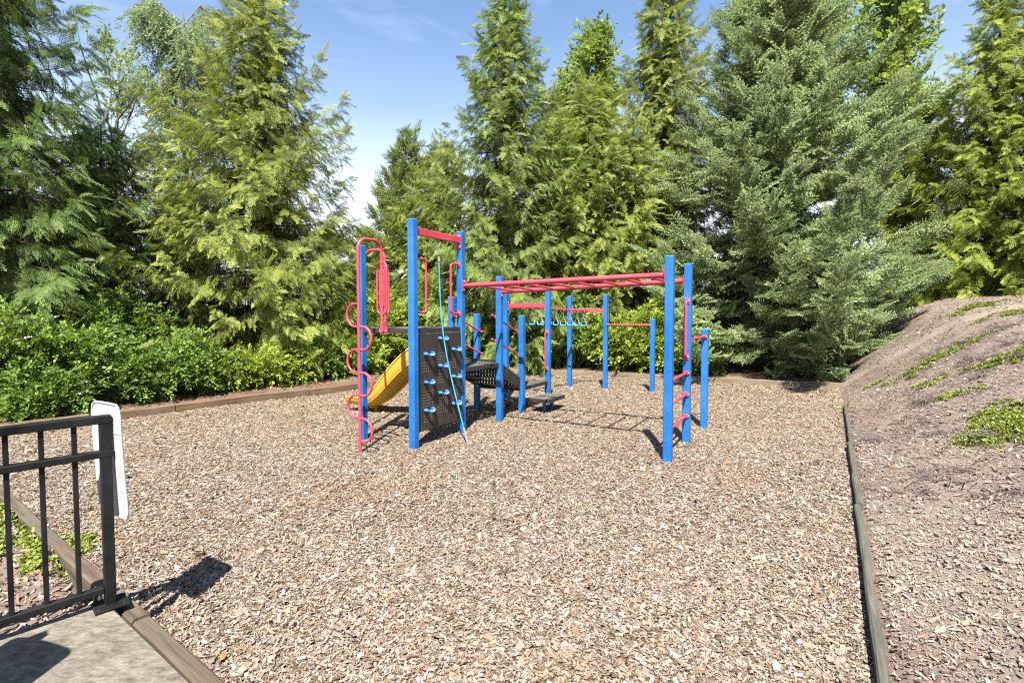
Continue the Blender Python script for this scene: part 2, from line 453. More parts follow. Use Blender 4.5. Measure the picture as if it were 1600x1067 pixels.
def sd(x, y, p, n): return (x-p[0])*n[0] + (y-p[1])*n[1]
def sstep(a, b, x):
    t = np.clip((x-a)/(b-a), 0, 1); return t*t*(3-2*t)
def zones(x, y):
    dr = sd(x, y, E_R0, E_RN); dn = sd(x, y, NL0, NLN); dl = sd(x, y, LB0, LBN); db = sd(x, y, BK0, BKN)
    return dr, dn, dl, db
def ground_z(x, y):
    x = np.asarray(x, float); y = np.asarray(y, float)
    dr, dn, dl, db = zones(x, y)
    s = sd(x, y, E_R0, E_RD)
    play = .018*vnoise(x*1.1, y*1.1, 3) - .025*np.exp(-((x+.2)**2+(y-8.2)**2)/3.0)
    out = np.maximum.reduce([dr, dn, dl, db])
    z = play
    # raised beds behind the left and back edging
    bed = np.maximum(dl, db)
    z = z + .10*sstep(.02, .10, bed) + .12*sstep(.3, 3.0, bed) + .02*vnoise(x*2, y*2, 9)*sstep(.1, .5, bed)
    near = sstep(.0, .08, dn)
    z = z*(1-near) + near*(.13 + .02*vnoise(x*2, y*2, 5))
    k = np.clip(.20 + .052*np.clip(s, -1, 14), .1, .95)
    drr = np.clip(dr-.04, 0, None)
    h = k*drr
    h = np.where(h > 1.05, 1.05 + (1-np.exp(-(h-1.05)/.72))*.72, h)
    h = h*sstep(-3.5, .5, s)
    z = z + h + .05*sstep(.0, .08, dr)*sstep(-3.5, 0, s) + sstep(0, .6, dr)*(.055*vnoise(x*1.6, y*1.6, 12) + .018*vnoise(x*7, y*7, 13, 2))*sstep(30, 20, y)
    return z
def gz(x, y): return float(ground_z(np.array([x]), np.array([y]))[0])

def coords(lo, hi, step, far):
    mid = np.arange(lo, hi+1e-6, step); g = []
    d = step; c = hi
    while c < far: d *= 1.35; c += d; g.append(c)
    g2 = []; d = step; c = lo
    while c > -far: d *= 1.35; c -= d; g2.append(c)
    return np.concatenate([np.array(g2[::-1]), mid, np.array(g)])
gx, gy = coords(-13, 17, .085, 900), coords(.6, 18, .085, 900)
GX, GY = np.meshgrid(gx, gy)
GZ = ground_z(GX, GY)
nxg, nyg = len(gx), len(gy)
idx = np.arange(nxg*nyg).reshape(nyg, nxg)
F = np.stack([idx[:-1, :-1].ravel(), idx[:-1, 1:].ravel(), idx[1:, 1:].ravel(), idx[1:, :-1].ravel()], 1)
dr, dn, dl, db = zones(GX, GY)
play_m = ((dr < .02) & (dn < .02) & (dl < .02) & (db < .02)).astype(float)
slope_m = sstep(0, .05, dr)*sstep(-6, -2, sd(GX, GY, E_R0, E_RD))
near_m = (np.hypot(GX, GY) < 40).astype(float)
slope_m = np.maximum(slope_m, .7*((dn > .02) & (GX > -9)))*near_m
Z4 = np.stack([near_m, play_m, slope_m*(1-play_m), np.ones_like(play_m)], -1).reshape(-1, 4)
ground = link_mesh('ground', np_mesh('ground', np.stack([GX, GY, GZ], -1).reshape(-1, 3), F, M['ground'], [('zone', 'FLOAT_COLOR', 'POINT', Z4)], True))
tag(ground, 'flat chip covered play area with a bare brown bank rising beside it', kind='structure')

# ------------------------------------------------------------------ wood chips and bark (loose, nobody could count them)
CH = np.array([[.46, .36, .26], [.52, .43, .33], [.40, .34, .28], [.37, .27, .18], [.56, .48, .39], [.30, .19, .11], [.42, .37, .33], [.13, .085, .055], [.62, .57, .50], [.47, .30, .17], [.72, .69, .64]])
CH = CH*np.array([.452, .450, .466])
CHP = np.array([.20, .19, .13, .12, .11, .06, .07, .045, .04, .03, .015]); CHP = CHP/CHP.sum()
def chips(name, P, L, tone, label, parent=None, ratio=(.20, .55), tilt=.50, thick=(.08, .17), lift=.013, full=99.):
    n = len(P)
    a = rng.uniform(0, 2*math.pi, n); W = L*rng.uniform(*ratio, n); T = L*rng.uniform(*thick, n)
    # irregular four-cornered flake with sides; slightly twisted
    jit = rng.uniform(.55, 1.0, (n, 4))
    cx = np.array([-1, 1, 1, -1.])*.5; cy = np.array([-1, -1, 1, 1.])*.5
    lx = cx[None]*L[:, None]*jit + rng.normal(0, .06, (n, 4))*L[:, None]
    ly = cy[None]*W[:, None]*rng.uniform(.55, 1.0, (n, 4))
    lz = rng.normal(0, .09, (n, 4))*W[:, None]
    tl = tilt*(1-.42*sstep(3.5, 7, P[:, 1])); tx = rng.normal(0, 1, n)*tl; ty = rng.normal(0, .8, n)*tl
    top = np.stack([lx, ly, lz + T[:, None]*.5], -1); bot = np.stack([lx, ly, lz - T[:, None]*.5], -1)
    V = np.concatenate([top, bot], 1)
    cxr, sxr = np.cos(tx)[:, None], np.sin(tx)[:, None]; cyr, syr = np.cos(ty)[:, None], np.sin(ty)[:, None]
    y1 = V[..., 1]*cxr - V[..., 2]*sxr; z1 = V[..., 1]*sxr + V[..., 2]*cxr; x1 = V[..., 0]
    x2 = x1*cyr + z1*syr; z2 = -x1*syr + z1*cyr
    ca, sa = np.cos(a)[:, None], np.sin(a)[:, None]
    Vw = np.stack([x2*ca - y1*sa, x2*sa + y1*ca, z2], -1) + P[:, None, :]
    Vw[..., 2] += rng.uniform(.2, 1.0, n)[:, None]*lift
    base = (np.arange(n)*8)[:, None, None]
    q = np.array([[0, 1, 2, 3], [0, 4, 5, 1], [1, 5, 6, 2], [2, 6, 7, 3], [3, 7, 4, 0]])[None]
    keep = np.ones((n, 5), bool); keep[:, 1:] = (P[:, 1] < full)[:, None]; keep[:, [2, 4]] = False
    F = (q + base)[keep]
    col = np.concatenate([np.repeat(tone[:, None, :], 8, 1), np.ones((n, 8, 1))], -1).reshape(-1, 4)
    me = np_mesh(name, Vw.reshape(-1, 3), F, M['chips'], [('tone', 'FLOAT_COLOR', 'POINT', col)])
    o = link_mesh(name, me)
    return tag(o, label, kind='stuff')

def scatter(bands, inside):
    X, Y, S = [], [], []
    for y0, y1, dens, size in bands:
        xm = y1*1.02 + 1.2
        n = int(dens*(y1-y0)*2*xm)
        x = rng.uniform(-xm, xm, n); y = rng.uniform(y0, y1, n)
        k = inside(x, y); X.append(x[k]); Y.append(y[k]); S.append(np.full(k.sum(), size))
    return np.concatenate(X), np.concatenate(Y), np.concatenate(S)
def in_play(x, y):
    dr, dn, dl, db = zones(x, y); return (dr < -.03) & (dn < -.06) & (dl < -.06) & (db < -.06)
x, y, s = scatter([(1.0, 2.0, 900, 1.0), (2.0, 3.2, 8000, 1.0), (3.2, 4.6, 6600, 1.04), (4.6, 6.5, 4900, 1.12), (6.5, 9, 3000, 1.28), (9, 14.5, 1500, 1.55)], in_play)
n = len(x)
L = np.exp(rng.normal(math.log(.0172), .42, n))*s*np.where(rng.uniform(0, 1, n) < .02, 2.0, 1.0); L = np.clip(L, .006, .075)
tone = CH[rng.choice(len(CH), n, p=CHP)]*rng.uniform(.78, 1.15, (n, 1))
pt = vnoise(x*1.5, y*1.5, 21)
rust = np.clip((pt-.50)*1.6, 0, .35)[:, None]; tone = tone*(1-rust) + rust*np.array([.21, .125, .062])*rng.uniform(.6, 1.2, (n, 1))
warm = np.clip(sstep(4.5, 8, y), 0, 1)[:, None]; tone = tone*(1 + warm*np.array([.06, .02, -.08]))
chips('wood_chips', np.stack([x, y, ground_z(x, y)], -1), L, tone, 'pale beige wood chips spread over the play area', full=3.6)

def on_slope(x, y):
    dr, dn, dl, db = zones(x, y)
    s = sd(x, y, E_R0, E_RD); thin = 1-.35*sstep(.3, 2.5, dr)
    return (dr > .042) & (s > -2.2) & (rng.uniform(0, 1, len(x)) < thin)
x, y, s = scatter([(.8, 2.0, 900, .9), (2.0, 3.6, 5600, .95), (3.6, 6, 3200, 1.15), (6, 9, 1500, 1.5), (9, 15, 600, 2.0)], on_slope)
n = len(x)
L = np.clip(np.exp(rng.normal(math.log(.0160), .55, n))*s, .006, .07)
SC = np.array([.98, .92, .88])*np.array([[.21, .17, .145], [.26, .215, .18], [.16, .12, .105], [.10, .072, .062], [.32, .275, .235], [.19, .115, .075], [.20, .17, .16], [.42, .39, .35]])
tone = SC[rng.choice(8, n, p=[.2, .17, .17, .14, .12, .06, .11, .03])]*rng.uniform(.75, 1.15, (n, 1))
pt = vnoise(x*1.2, y*1.2, 33); pale = np.clip((pt-.25)*1.5, 0, .6)[:, None]; rust = np.clip((-pt-.18)*1.6, 0, .65)[:, None]
tone = tone*(1-pale) + pale*np.array([.27, .225, .18]); tone = tone*(1-rust) + rust*np.array([.14, .085, .055])
chips('bark_mulch', np.stack([x, y, ground_z(x, y)], -1), L, tone, 'greyish brown bark mulch scattered over the bank', ratio=(.14, .45), full=3.4)

def on_beds(x, y):
    dr, dn, dl, db = zones(x, y); bed = np.maximum(dl, db)
    return ((bed > .08) & (bed < 2.2) & (dr < 0)) | ((dn > .08) & (x < -1.75) & (y > 1.4))
x, y, s = scatter([(1.2, 4, 1500, 1.0), (4, 7, 500, 1.0), (7, 10, 330, 1.2), (10, 15, 220, 1.5)], on_beds)
FENCE_D = np.array([-.68, -.73]); FENCE_D = FENCE_D/np.linalg.norm(FENCE_D); FENCE_P = np.array([-1.925, 2.40])
FENCE_N = np.array([FENCE_D[1], -FENCE_D[0]])      # towards the play area's far side
k = ~((sd(x, y, FENCE_P, FENCE_N) < .10) & (sd(x, y, NL0, NLN) > 0)) if sd(FENCE_P[0]-1, FENCE_P[1]+1, FENCE_P, FENCE_N) > 0 else ~((sd(x, y, FENCE_P, FENCE_N) > -.10) & (sd(x, y, NL0, NLN) > 0))
x, y, s = x[k], y[k], s[k]; n = len(x)
L = np.clip(np.exp(rng.normal(math.log(.030), .45, n))*s, .01, .10)
tone = SC[rng.choice(8, n, p=[.2, .13, .22, .2, .06, .12, .06, .01])]*rng.uniform(.5, 1.0, (n, 1))
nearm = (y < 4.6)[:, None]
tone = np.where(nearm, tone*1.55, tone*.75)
chips('bed_mulch', np.stack([x, y, ground_z(x, y)], -1), L, tone, 'dark brown bark mulch in the planting beds beyond the timbers', ratio=(.2, .5), full=4.6)

# ------------------------------------------------------------------ timber edging, pad
def edging(name, label, p0, p1, lens, mat, w, h, z0, jit=.008, group='timber edging round the play area'):
    p0, p1 = np.array(p0, float), np.array(p1, float); d = (p1-p0); Lt = np.linalg.norm(d); d /= Lt; ang = math.atan2(d[1], d[0])
    root = empty(name, (*p0, z0)); tag(root, label, 'edging', group)
    t = 0.0; i = 0
    while t < Lt - .05:
        l = min(lens*(1 + random.uniform(-.08, .08)), Lt - t)
        if Lt - t - l < .5: l = Lt - t
        c = p0 + d*(t + l/2)
        zz = (gz(*(c - np.array([-d[1], d[0]])*.2*0)) if z0 is None else z0)
        mb = MB(); nseg = max(2, int(l/.25)); hw, hh, b = w/2, h/2, .010
        rr = random.Random(int(t*100)+len(name))
        V = []; F = []
        prof = [(-hw+b, -hh), (hw-b, -hh), (hw, -hh+b), (hw, hh-b), (hw-b, hh), (-hw+b, hh), (-hw, hh-b), (-hw, -hh+b)]
        for k in range(nseg+1):
            x = -l/2 + .004 + (l-.008)*k/nseg; oy, oz = rr.gauss(0, .0022), rr.gauss(0, .0022)
            for (py, pz) in prof: V.append((x, py + oy + rr.gauss(0, .0012), pz + oz + rr.gauss(0, .0016)))
        for k in range(nseg):
            for q in range(8):
                r2 = (q+1) % 8; F.append((k*8+q, (k+1)*8+q, (k+1)*8+r2, k*8+r2))
        F.append(tuple(range(8))); F.append(tuple(range(nseg*8+7, nseg*8-1, -1)))
        mb.add(V, F)
        me = mb.mesh('timber'); me.materials.append(mat)
        o = bpy.data.objects.new('timber', me); COL.objects.link(o); o.parent = root
        o.location = (c[0]-p0[0] + random.uniform(-jit, jit), c[1]-p0[1] + random.uniform(-jit, jit), h*.5 + random.uniform(-.008, .008))
        o.rotation_euler = (random.uniform(-.03, .03), random.uniform(-.004, .004), ang + random.uniform(-.006, .006))
        t += l; i += 1
    return root
edging('timber_edging', 'narrow grey weathered timbers holding the foot of the bank', E_R0 - E_RD*2.6, E_R0 + E_RD*7.3, 2.4, M['wood_grey'], .046, .150, -.07)
edging('timber_edging', 'cracked brown timber running beside the concrete pad and fence', NL0 - NLD*1.2, NL1, 2.0, M['wood_dark'], .075, .255, -.09)
edging('timber_edging', 'warm brown timbers in front of the leafy shrubs by the fence side', LB0 - LBD*2.4, LB1, 2.4, M['wood_brown'], .12, .215, -.09)
edging('timber_edging', 'pale tan timbers along the far side below the spruce', BK0, BK1, 2.4, M['wood_pale'], .12, .20, -.09)

pad = MB()
c0 = FENCE_P + FENCE_D*(-.10) + (-FENCE_N if sd(NL0[0], NL0[1], FENCE_P, FENCE_N) < 0 else FENCE_N)*(-.05)
# far corner by the fence post, then along the edging towards the camera
ins = NL0 + NLN*.065
def on_line(s): return ins + NLD*s
sc0 = np.dot(FENCE_P - ins, NLD) + .06
A_, B_ = on_line(sc0), on_line(-1.4)
C_, D_ = B_ + FENCE_D*3.2, A_ + FENCE_D*3.2
ztop = .20
pv = [(*A_, ztop), (*B_, ztop), (*C_, ztop), (*D_, ztop)]
inset = lambda p, q: tuple(np.array(p) + (np.array(q)-np.array(p))*.006)
cen = np.mean(np.array(pv), 0)
top = [tuple(np.array(p)*.994 + np.array([cen[0], cen[1], ztop])*.006) for p in pv]
low = [(p[0], p[1], ztop-.012) for p in pv]; bot = [(p[0], p[1], -.2) for p in pv]
pad.add(top+low+bot, [(3, 2, 1, 0)] + [(i, (i+1) % 4, 4+(i+1) % 4, 4+i) for i in range(4)] + [(4+i, 4+(i+1) % 4, 8+(i+1) % 4, 8+i) for i in range(4)])
po = pad.build('concrete_pad', M['concrete']); tag(po, 'grey brushed concrete pad under the fence end', kind='structure')

# ------------------------------------------------------------------ the climbing structure
PW = .044
def P3(p, z): return np.array([p[0], p[1], z])
B = np.array([-1.16, 6.01]); C = np.array([-.685, 6.88]); A = np.array([-1.885, 6.43]); Q = np.array([-1.41, 7.30])
D = np.array([-.187, 7.64]); P = np.array([-.955, 8.12]); I_ = np.array([.160, 8.26]); G = np.array([-.59, 8.62])
J = np.array([.645, 9.12]); H = np.array([-.112, 9.40]); K = np.array([1.245, 11.02]); Lp = np.array([1.965, 10.75]); Mp = np.array([2.84, 10.32])
Ep = np.array([1.665, 5.42]); Fp = np.array([2.152, 6.27]); Np = np.array([2.685, 7.11])
G1v, G2v, UP = np.array([*G1, 0]), np.array([*G2, 0]), np.array([0, 0, 1.])
play = empty('climbing_structure', (0, 8, 0))
tag(play, 'large blue and red playground climber with decks, slide and overhead bars on wood chips', 'playground climber')

POSTH = {'A': (A, 2.42), 'B': (B, 2.67), 'C': (C, 2.66), 'Q': (Q, 2.30), 'D': (D, 2.12), 'P': (P, 1.83), 'I': (I_, 1.53), 'G': (G, 1.56), 'J': (J, 2.00), 'H': (H, 1.97), 'K': (K, 1.94), 'L': (Lp, 1.96), 'M': (Mp, 1.46), 'E': (Ep, 2.18), 'F': (Fp, 2.18), 'N': (Np, 1.36)}
for nm, (p, h) in POSTH.items():
    mb = MB(); c = P3(p, (h-.25)/2)
    mb.box(c, G1v, G2v, UP, PW, PW, (h+.25)/2, .007)
    po = mb.build('post', M['blue'], play)
    cp = MB(); cp.box(P3(p, h+.006), G1v, G2v, UP, PW*.97, PW*.97, .007, .004); cp.build('post_cap', M['cap'], po)
    hb = MB()
    z = .22
    while z < h - .06:
        for nv in (-G1v, G2v, G1v, -G2v):
            hb.dome(P3(p, z) + nv*(PW+.0006), nv, .0075, .0012, 6)
        z += .152
    ho = hb.build('bolt_holes', M['hole'], po); ho['kind'] = 'stuff'

def bolt(parent, c, nrm, r=.015):
    MB().dome(c, nrm, r, r*.9).build('bolt', M['bolt'], parent)
def flange(mb, c, nrm, side, w=.03, h=.075, t=.006):
    """bolting plate on a post face"""
    mb.box(np.array(c) + np.array(nrm)*t, nrm, side, UP, t, w, h, .003)

def arc(c, u, v, r, a0, a1, n=7):
    return [np.array(c) + np.array(u)*r*math.cos(a0+(a1-a0)*k/n) + np.array(v)*r*math.sin(a0+(a1-a0)*k/n) for k in range(n+1)]
def loop_handle(parent, base, out, z0, z1, d, side, r=.0145, rad=.05):
    """D-shaped grab handle fixed to a post face"""
    b = np.array([*base, 0]); o = np.array(out)
    pts = [b + UP*z1] + arc(b + o*(d-rad) + UP*(z1-rad), UP, o, rad, 0, math.pi/2) + arc(b + o*(d-rad) + UP*(z0+rad), o, -UP, rad, 0, math.pi/2) + [b + UP*z0]
    mb = MB(); mb.tube(pts, r, 10)
    for z in (z0, z1): flange(mb, b + UP*z, o, side, .028, .036)
    h = mb.build('grab_handle', M['red'], parent)
    for z in (z0, z1): bolt(h, b + UP*(z+.0) + o*.012 + np.array(side)*.018, o, .012)
    return h

# decks
def deck(name, corners, z, t=.055, perf=True, label=None):
    """coated steel platform: rim, perforated top sheet with real slots"""
    c = [np.array(p, float) for p in corners]; cen = sum(c)/4
    root = MB(); V = []
    for p in c: V.append((*p, z))
    for p in c: V.append((*p, z-t))
    inn = [p + (cen-p)*.06 for p in c]
    for p in inn: V.append((*p, z))
    for p in inn: V.append((*p, z-t))
    F = []
    for i in range(4):
        j = (i+1) % 4
        F += [(i, j, 4+j, 4+i), (i, 8+i, 8+j, j), (8+i, 12+i, 12+j, 8+j), (4+i, 4+j, 12+j, 12+i)]
    root.add(V, F)
    o = root.build(name, M['deck'], play)
    # top sheet of bars with gaps
    sh = MB(); n = 13
    for k in range(n):
        a, b = (k+.10)/n, (k+.90)/n
        q = [inn[0] + (inn[1]-inn[0])*a, inn[0] + (inn[1]-inn[0])*b, inn[3] + (inn[2]-inn[3])*b, inn[3] + (inn[2]-inn[3])*a]
        V = [(*p, z-.003) for p in q] + [(*p, z-.012) for p in q]
        sh.add(V, [(3, 2, 1, 0), (4, 5, 6, 7)] + [(i, (i+1) % 4, 4+(i+1) % 4, 4+i) for i in range(4)])
    for k in range(1, 9):
        a = k/9.; w = .018/ max(.3, np.linalg.norm(inn[3]-inn[0]))
        q = [inn[0] + (inn[3]-inn[0])*(a-w), inn[1] + (inn[2]-inn[1])*(a-w), inn[1] + (inn[2]-inn[1])*(a+w), inn[0] + (inn[3]-inn[0])*(a+w)]
        V = [(*p, z-.005) for p in q] + [(*p, z-.014) for p in q]
        sh.add(V, [(3, 2, 1, 0), (4, 5, 6, 7)] + [(i, (i+1) % 4, 4+(i+1) % 4, 4+i) for i in range(4)])
    sh.build('deck_grating', M['decktop'], o)
    # dark bolt dots on the rim
    for i in range(4):
        p, q = c[i], c[(i+1) % 4]; d = (q-p); L_ = np.linalg.norm(d); d = d/L_; nrm = np.array([d[1], -d[0]])
        if np.dot(nrm, cen-p) > 0: nrm = -nrm
        db_ = MB()
        for k in range(1, 9):
            m = p + (q-p)*(k/9.); db_.dome((m[0]+nrm[0]*.0006, m[1]+nrm[1]*.0006, z-t*.5), (*nrm, 0), .009, .0012, 6)
        x_ = db_.build('rim_holes', M['hole'], o); x_['kind'] = 'stuff'
    return o
o2 = lambda p, a, b: p + G1*a + G2*b
ZD1, ZD2, ZD3 = 1.405, .85, .385
ins_ = PW + .004
deck('deck', [o2(B, -PW*.4, PW*.4), o2(C, PW*.4, PW*.4), o2(Q, PW*.4, -PW*.4), o2(A, -PW*.4, -PW*.4)], ZD1)
deck('deck', [o2(C, PW*.6, PW*.4), o2(D, PW*.4, PW*.4), o2(P, PW*.4, -PW*.4), o2(Q, PW*.6, -PW*.4)], ZD2)
deck('deck', [o2(I_, -PW*.4, PW*.4), o2(J, PW*.4, PW*.4), o2(H, PW*.4, -PW*.4), o2(G, -PW*.4, -PW*.4)], ZD3)

# steps panel between the high and the middle deck
rs = MB(); e0, e1 = C + G1*.03, Q + G1*.03
for k, zz in enumerate((ZD2 + .19, ZD2 + .37)):
    m0, m1 = e0 + G1*(.16-.14*k) - G2*.07, e1 + G1*(.16-.14*k) + G2*.07
    cc = (m0+m1)/2; rs.box(P3(cc, zz), G1v, G2v, UP, .085, np.linalg.norm(m0-m1)/2, .016, .004)
rs.build('step_tread', M['decktop'], play)

# ramp of steps from the middle to the low deck: perforated treads between two solid side panels
ramp = empty('step_ramp', (*((D+I_)/2), .5), play)
for s_, (a, b) in ((1, (D, I_)), (-1, (P, G))):
    a = a + G1*(PW+.01); b = b - G1*(-.02)
    off = G2*(-.02*s_)
    mb = MB(); th = .012
    V = []
    for q in (off + G2*th, off - G2*th):
        V += [(*(a+q), ZD2-.005), (*(b+q), ZD3+.135), (*(b+q), ZD3-.05), (*(a+q), ZD2-.22)]
    mb.add(V, [(0, 1, 2, 3), (7, 6, 5, 4)] + [(i, 4+i, 4+(i+1) % 4, (i+1) % 4) for i in range(4)])
    mb.build('side_panel', M['deck'], ramp)
nst = 3
for k in range(nst):
    t0 = (k+.5)/nst; zz = ZD2 - (ZD2-ZD3)*(k+.75)/nst
    a, b = D + (I_-D)*t0, P + (G-P)*t0
    dirn = b-a; Lr = np.linalg.norm(dirn); dirn /= Lr
    mb = MB()
    # tread built of slats so that light falls through
    for q in range(5):
        off = (q-2)*.045
        mb.box(P3((a+b)/2 + G1*off, zz), G1v, (*dirn, 0), UP, .016, Lr/2-.05, .008, .002)
    mb.build('step_tread', M['decktop'], ramp)
    mb = MB()
    nb = 15
    for q in range(nb):
        c_ = a + (b-a)*((q+.8)/(nb+.6)); mb.box(P3(c_ - G1*.10, zz+.075), G1v, (*dirn, 0), UP, .005, Lr/nb*.31, .07)
    for q in (-.065, 0, .065):
        mb.box(P3((a+b)/2 - G1*.10, zz+.075+q), G1v, (*dirn, 0), UP, .006, Lr/2-.05, .012)
    mb.build('step_riser', M['deck'], ramp)

# climbing wall between posts B and C
wall = MB(); w0, w1 = B + G1*(PW+.014), C - G1*(PW+.014); zb, zt = .165, ZD1-.06
wc = (w0+w1)/2 + G2*.012; hl = np.linalg.norm(w1-w0)/2
wall.box(P3(wc, (zb+zt)/2), G1v, G2v, UP, hl, .014, (zt-zb)/2, .008)
wo = wall.build('climbing_wall', M['wall'], play)
wface = wc + G2*.0145
dots = MB()  # pale dots on a solid panel; the see-through light is painted
for u0, v0, nu, nv in ((.10, .60, 6, 6), (.42, .22, 5, 5), (.44, .70, 6, 6), (.12, .85, 5, 3), (.80, .60, 4, 6), (.42, .44, 4, 4), (.74, .30, 4, 4), (.10, .30, 4, 4)):
    for i in range(nu):
        for j in range(nv):
            u, v = u0 + i*.042, v0 + j*.030
            if u < .97 and v < .97:
                dots.dome(P3(wface + G1*(u*2-1)*hl*.98, zt - (zt-zb)*v), G2v, .0048, .0008, 6)
dd = dots.build('perforation_light_dots', M['dot'], wo); dd['kind'] = 'stuff'
for (u, v) in ((.23, .21), (.23, .50), (.23, .79), (.55, .06), (.55, .35), (.55, .64), (.87, .19), (.87, .49), (.87, .79)):
    c = P3(wface + G1*(u*2-1)*hl, zt - (zt-zb)*v)
    hb = MB()
    for s_ in (-1, 1):
        e = c + G1v*s_*.070
        hb.tube([e, e + G2v*.022, e + G2v*.040 - G1v*s_*.006], [.026, .025, .017], 10)
    pts = [c + G1v*(-.07 + .14*k/10.) + G2v*(.034 + .028*math.sin(math.pi*k/10.)) - UP*.020*math.sin(math.pi*k/10.) for k in range(11)]
    hb.tube(pts, .0165, 10)
    ho = hb.build('climbing_hold', M['hold'], wo)
    g = MB(); pts = [p + G2v*.004 + UP*.004 for p in pts[2:9]]; g.tube(pts, .0148, 10); g.build('worn_grip', M['holdgrip'], ho)
    for s_ in (-1, 1): MB().dome(c + G1v*s_*.070 + G2v*.039, G2v, .010, .006).build('bolt', M['bolt'], ho)

# red header beam over the wall, with its plates
bm = MB(); a, b = B + G1*PW, C - G1*PW; zb_ = 2.555
bm.box(P3((a+b)/2, zb_), G1v, G2v, UP, np.linalg.norm(b-a)/2-.006, .022, .042, .006)
flange(bm, P3(a, zb_), G1v, G2v, .034, .075); flange(bm, P3(b, zb_-.02), -G1v, G2v, .034, .095)
bo = bm.build('header_beam', M['red'], play)
for z in (-.09, .05): bolt(bo, P3(b, zb_+z) - G1v*.012 + G2v*.02, G2v - G1v)
loop_handle(play, B + G1*PW, G1v, 1.60, 2.24, .195, G2v)
loop_handle(play, C - G1*PW, -G1v, 1.585, 2.235, .18, G2v)

# snake pole climber on the front side, plain pole on the open side, each arching back to the deck
def pole_climber(mid, out, across, snake):
    base = mid + out*.40; out3, ac3 = np.array([*out, 0]), np.array([*across, 0])
    ztop_, r_ = 2.445, .0185
    rad = .125
    pts = [P3(base, -.15), P3(base, 1.2), P3(base, ztop_-rad)]
    cc = P3(base, ztop_-rad) - out3*rad
    pts += arc(cc, out3, UP, rad, 0, math.pi/2, 8)[1:]
    c2 = P3(mid + out*.03, ztop_-rad) + out3*rad
    pts += arc(c2, UP, -out3, rad, 0, math.pi/2, 8)
    pts += [P3(mid + out*.03, ZD1+.5), P3(mid + out*.03, ZD1-.05)]
    root = MB(); root.tube(pts, r_, 12)
    po = root.build('climbing_pole', M['red'], play)
    # oval grip round the down tube and the plate on the deck edge
    ov = MB(); oc = P3(mid + out*.03, 0); zl, zh, wv = ZD1+.17, ZD1+.80, .078
    pp = [oc + ac3*wv + UP*(zl+wv)] + [oc + ac3*wv + UP*(zh-wv)] + arc(oc + UP*(zh-wv), ac3, UP, wv, 0, math.pi, 12)[1:] + arc(oc + UP*(zl+wv), -ac3, -UP, wv, 0, math.pi, 12)[:-1]
    ov.tube(pp, .0125, 8, closed=True)
    ov.build('oval_grip', M['red'], po)
    ov = MB()
    wv2 = .034; pp = [oc + ac3*wv2 + UP*(zl+.12)] + [oc + ac3*wv2 + UP*(zh-.12)] + arc(oc + UP*(zh-.12), ac3, UP, wv2, 0, math.pi, 10)[1:] + arc(oc + UP*(zl+.12), -ac3, -UP, wv2, 0, math.pi, 10)[:-1]
    ov.tube(pp, .0095, 8, closed=True); ov.build('oval_grip', M['red'], po)
    pl = MB(); pl.box(P3(mid + out*.012, ZD1-.03), out3, ac3, UP, .008, .062, .034, .004); pl.box(P3(mid + out*.03, ZD1+.02), out3, ac3, UP, .016, .026, .06, .004)
    pw = pl.build('deck_bracket', M['red'], po)
    for s_ in (-1, 1): bolt(pw, P3(mid + out*.021, ZD1-.028) + ac3*s_*.046, out3, .014)
    if snake:
        # half loops leaving the pole by turns to one side and the other
        z = 1.70; step = .263; k = 0; sd_ = -1
        while k < 6:
            z1 = z - step; hh = step/2; zc = (z+z1)/2
            q = [P3(base, z)] + [P3(base, z) + ac3*sd_*.055] + arc(P3(base, zc) + ac3*sd_*.06, UP, ac3*sd_, hh, 0, math.pi, 12) + [P3(base, z1) + ac3*sd_*.055, P3(base, z1)]
            MB().tube(q, .0145, 10).build('snake_loop', M['red'], po)
            z = z1; sd_ = -sd_; k += 1
    return po
pole_climber((A+B)/2 - G1*PW, -G1, G2, True)
pole_climber((A+Q)/2 - G2*PW, -G2, G1, False)

# handrails down the ramp, both sides
def handrail(p, q, zp, zq, inner):
    n3 = np.array([*inner, 0]); a, b = P3(p, zp) + n3*(PW+.03), P3(q, zq) + n3*(PW+.03)
    d = b-a; d /= np.linalg.norm(d); d2 = np.array([*G1, 0])
    mb = MB(); mb.tube([a - d*.10, a, b, b + d*.02, b + d2*.09], .0155, 10)
    for c in (a, b):
        mb.box(c - n3*.017, n3, d, np.cross(n3, d), .018, .026, .022, .004)
    o = mb.build('handrail', M['red'], play)
    for c in (a, b): bolt(o, c + n3*.012, n3, .011)
for (p, q, inner) in ((D, I_, -G2), (P, G, G2)):
    handrail(p, q, 1.53, 1.28, inner); handrail(p, q, 1.17, .915, inner)

# entry handles at the low deck, and on the ladder end
loop_handle(play, I_ + G1*PW, G1v, .62, 1.25, .055, G2v, .014, .035)
loop_handle(play, J - G1*PW, -G1v, .60, 1.25, .075, G2v, .014, .04)
loop_handle(play, Fp - G1*PW, -G1v, 1.06, 1.74, .075, G2v, .015, .04)
loop_handle(play, Ep + G1*PW, G1v, 1.06, 1.74, .055, G2v, .015, .035)

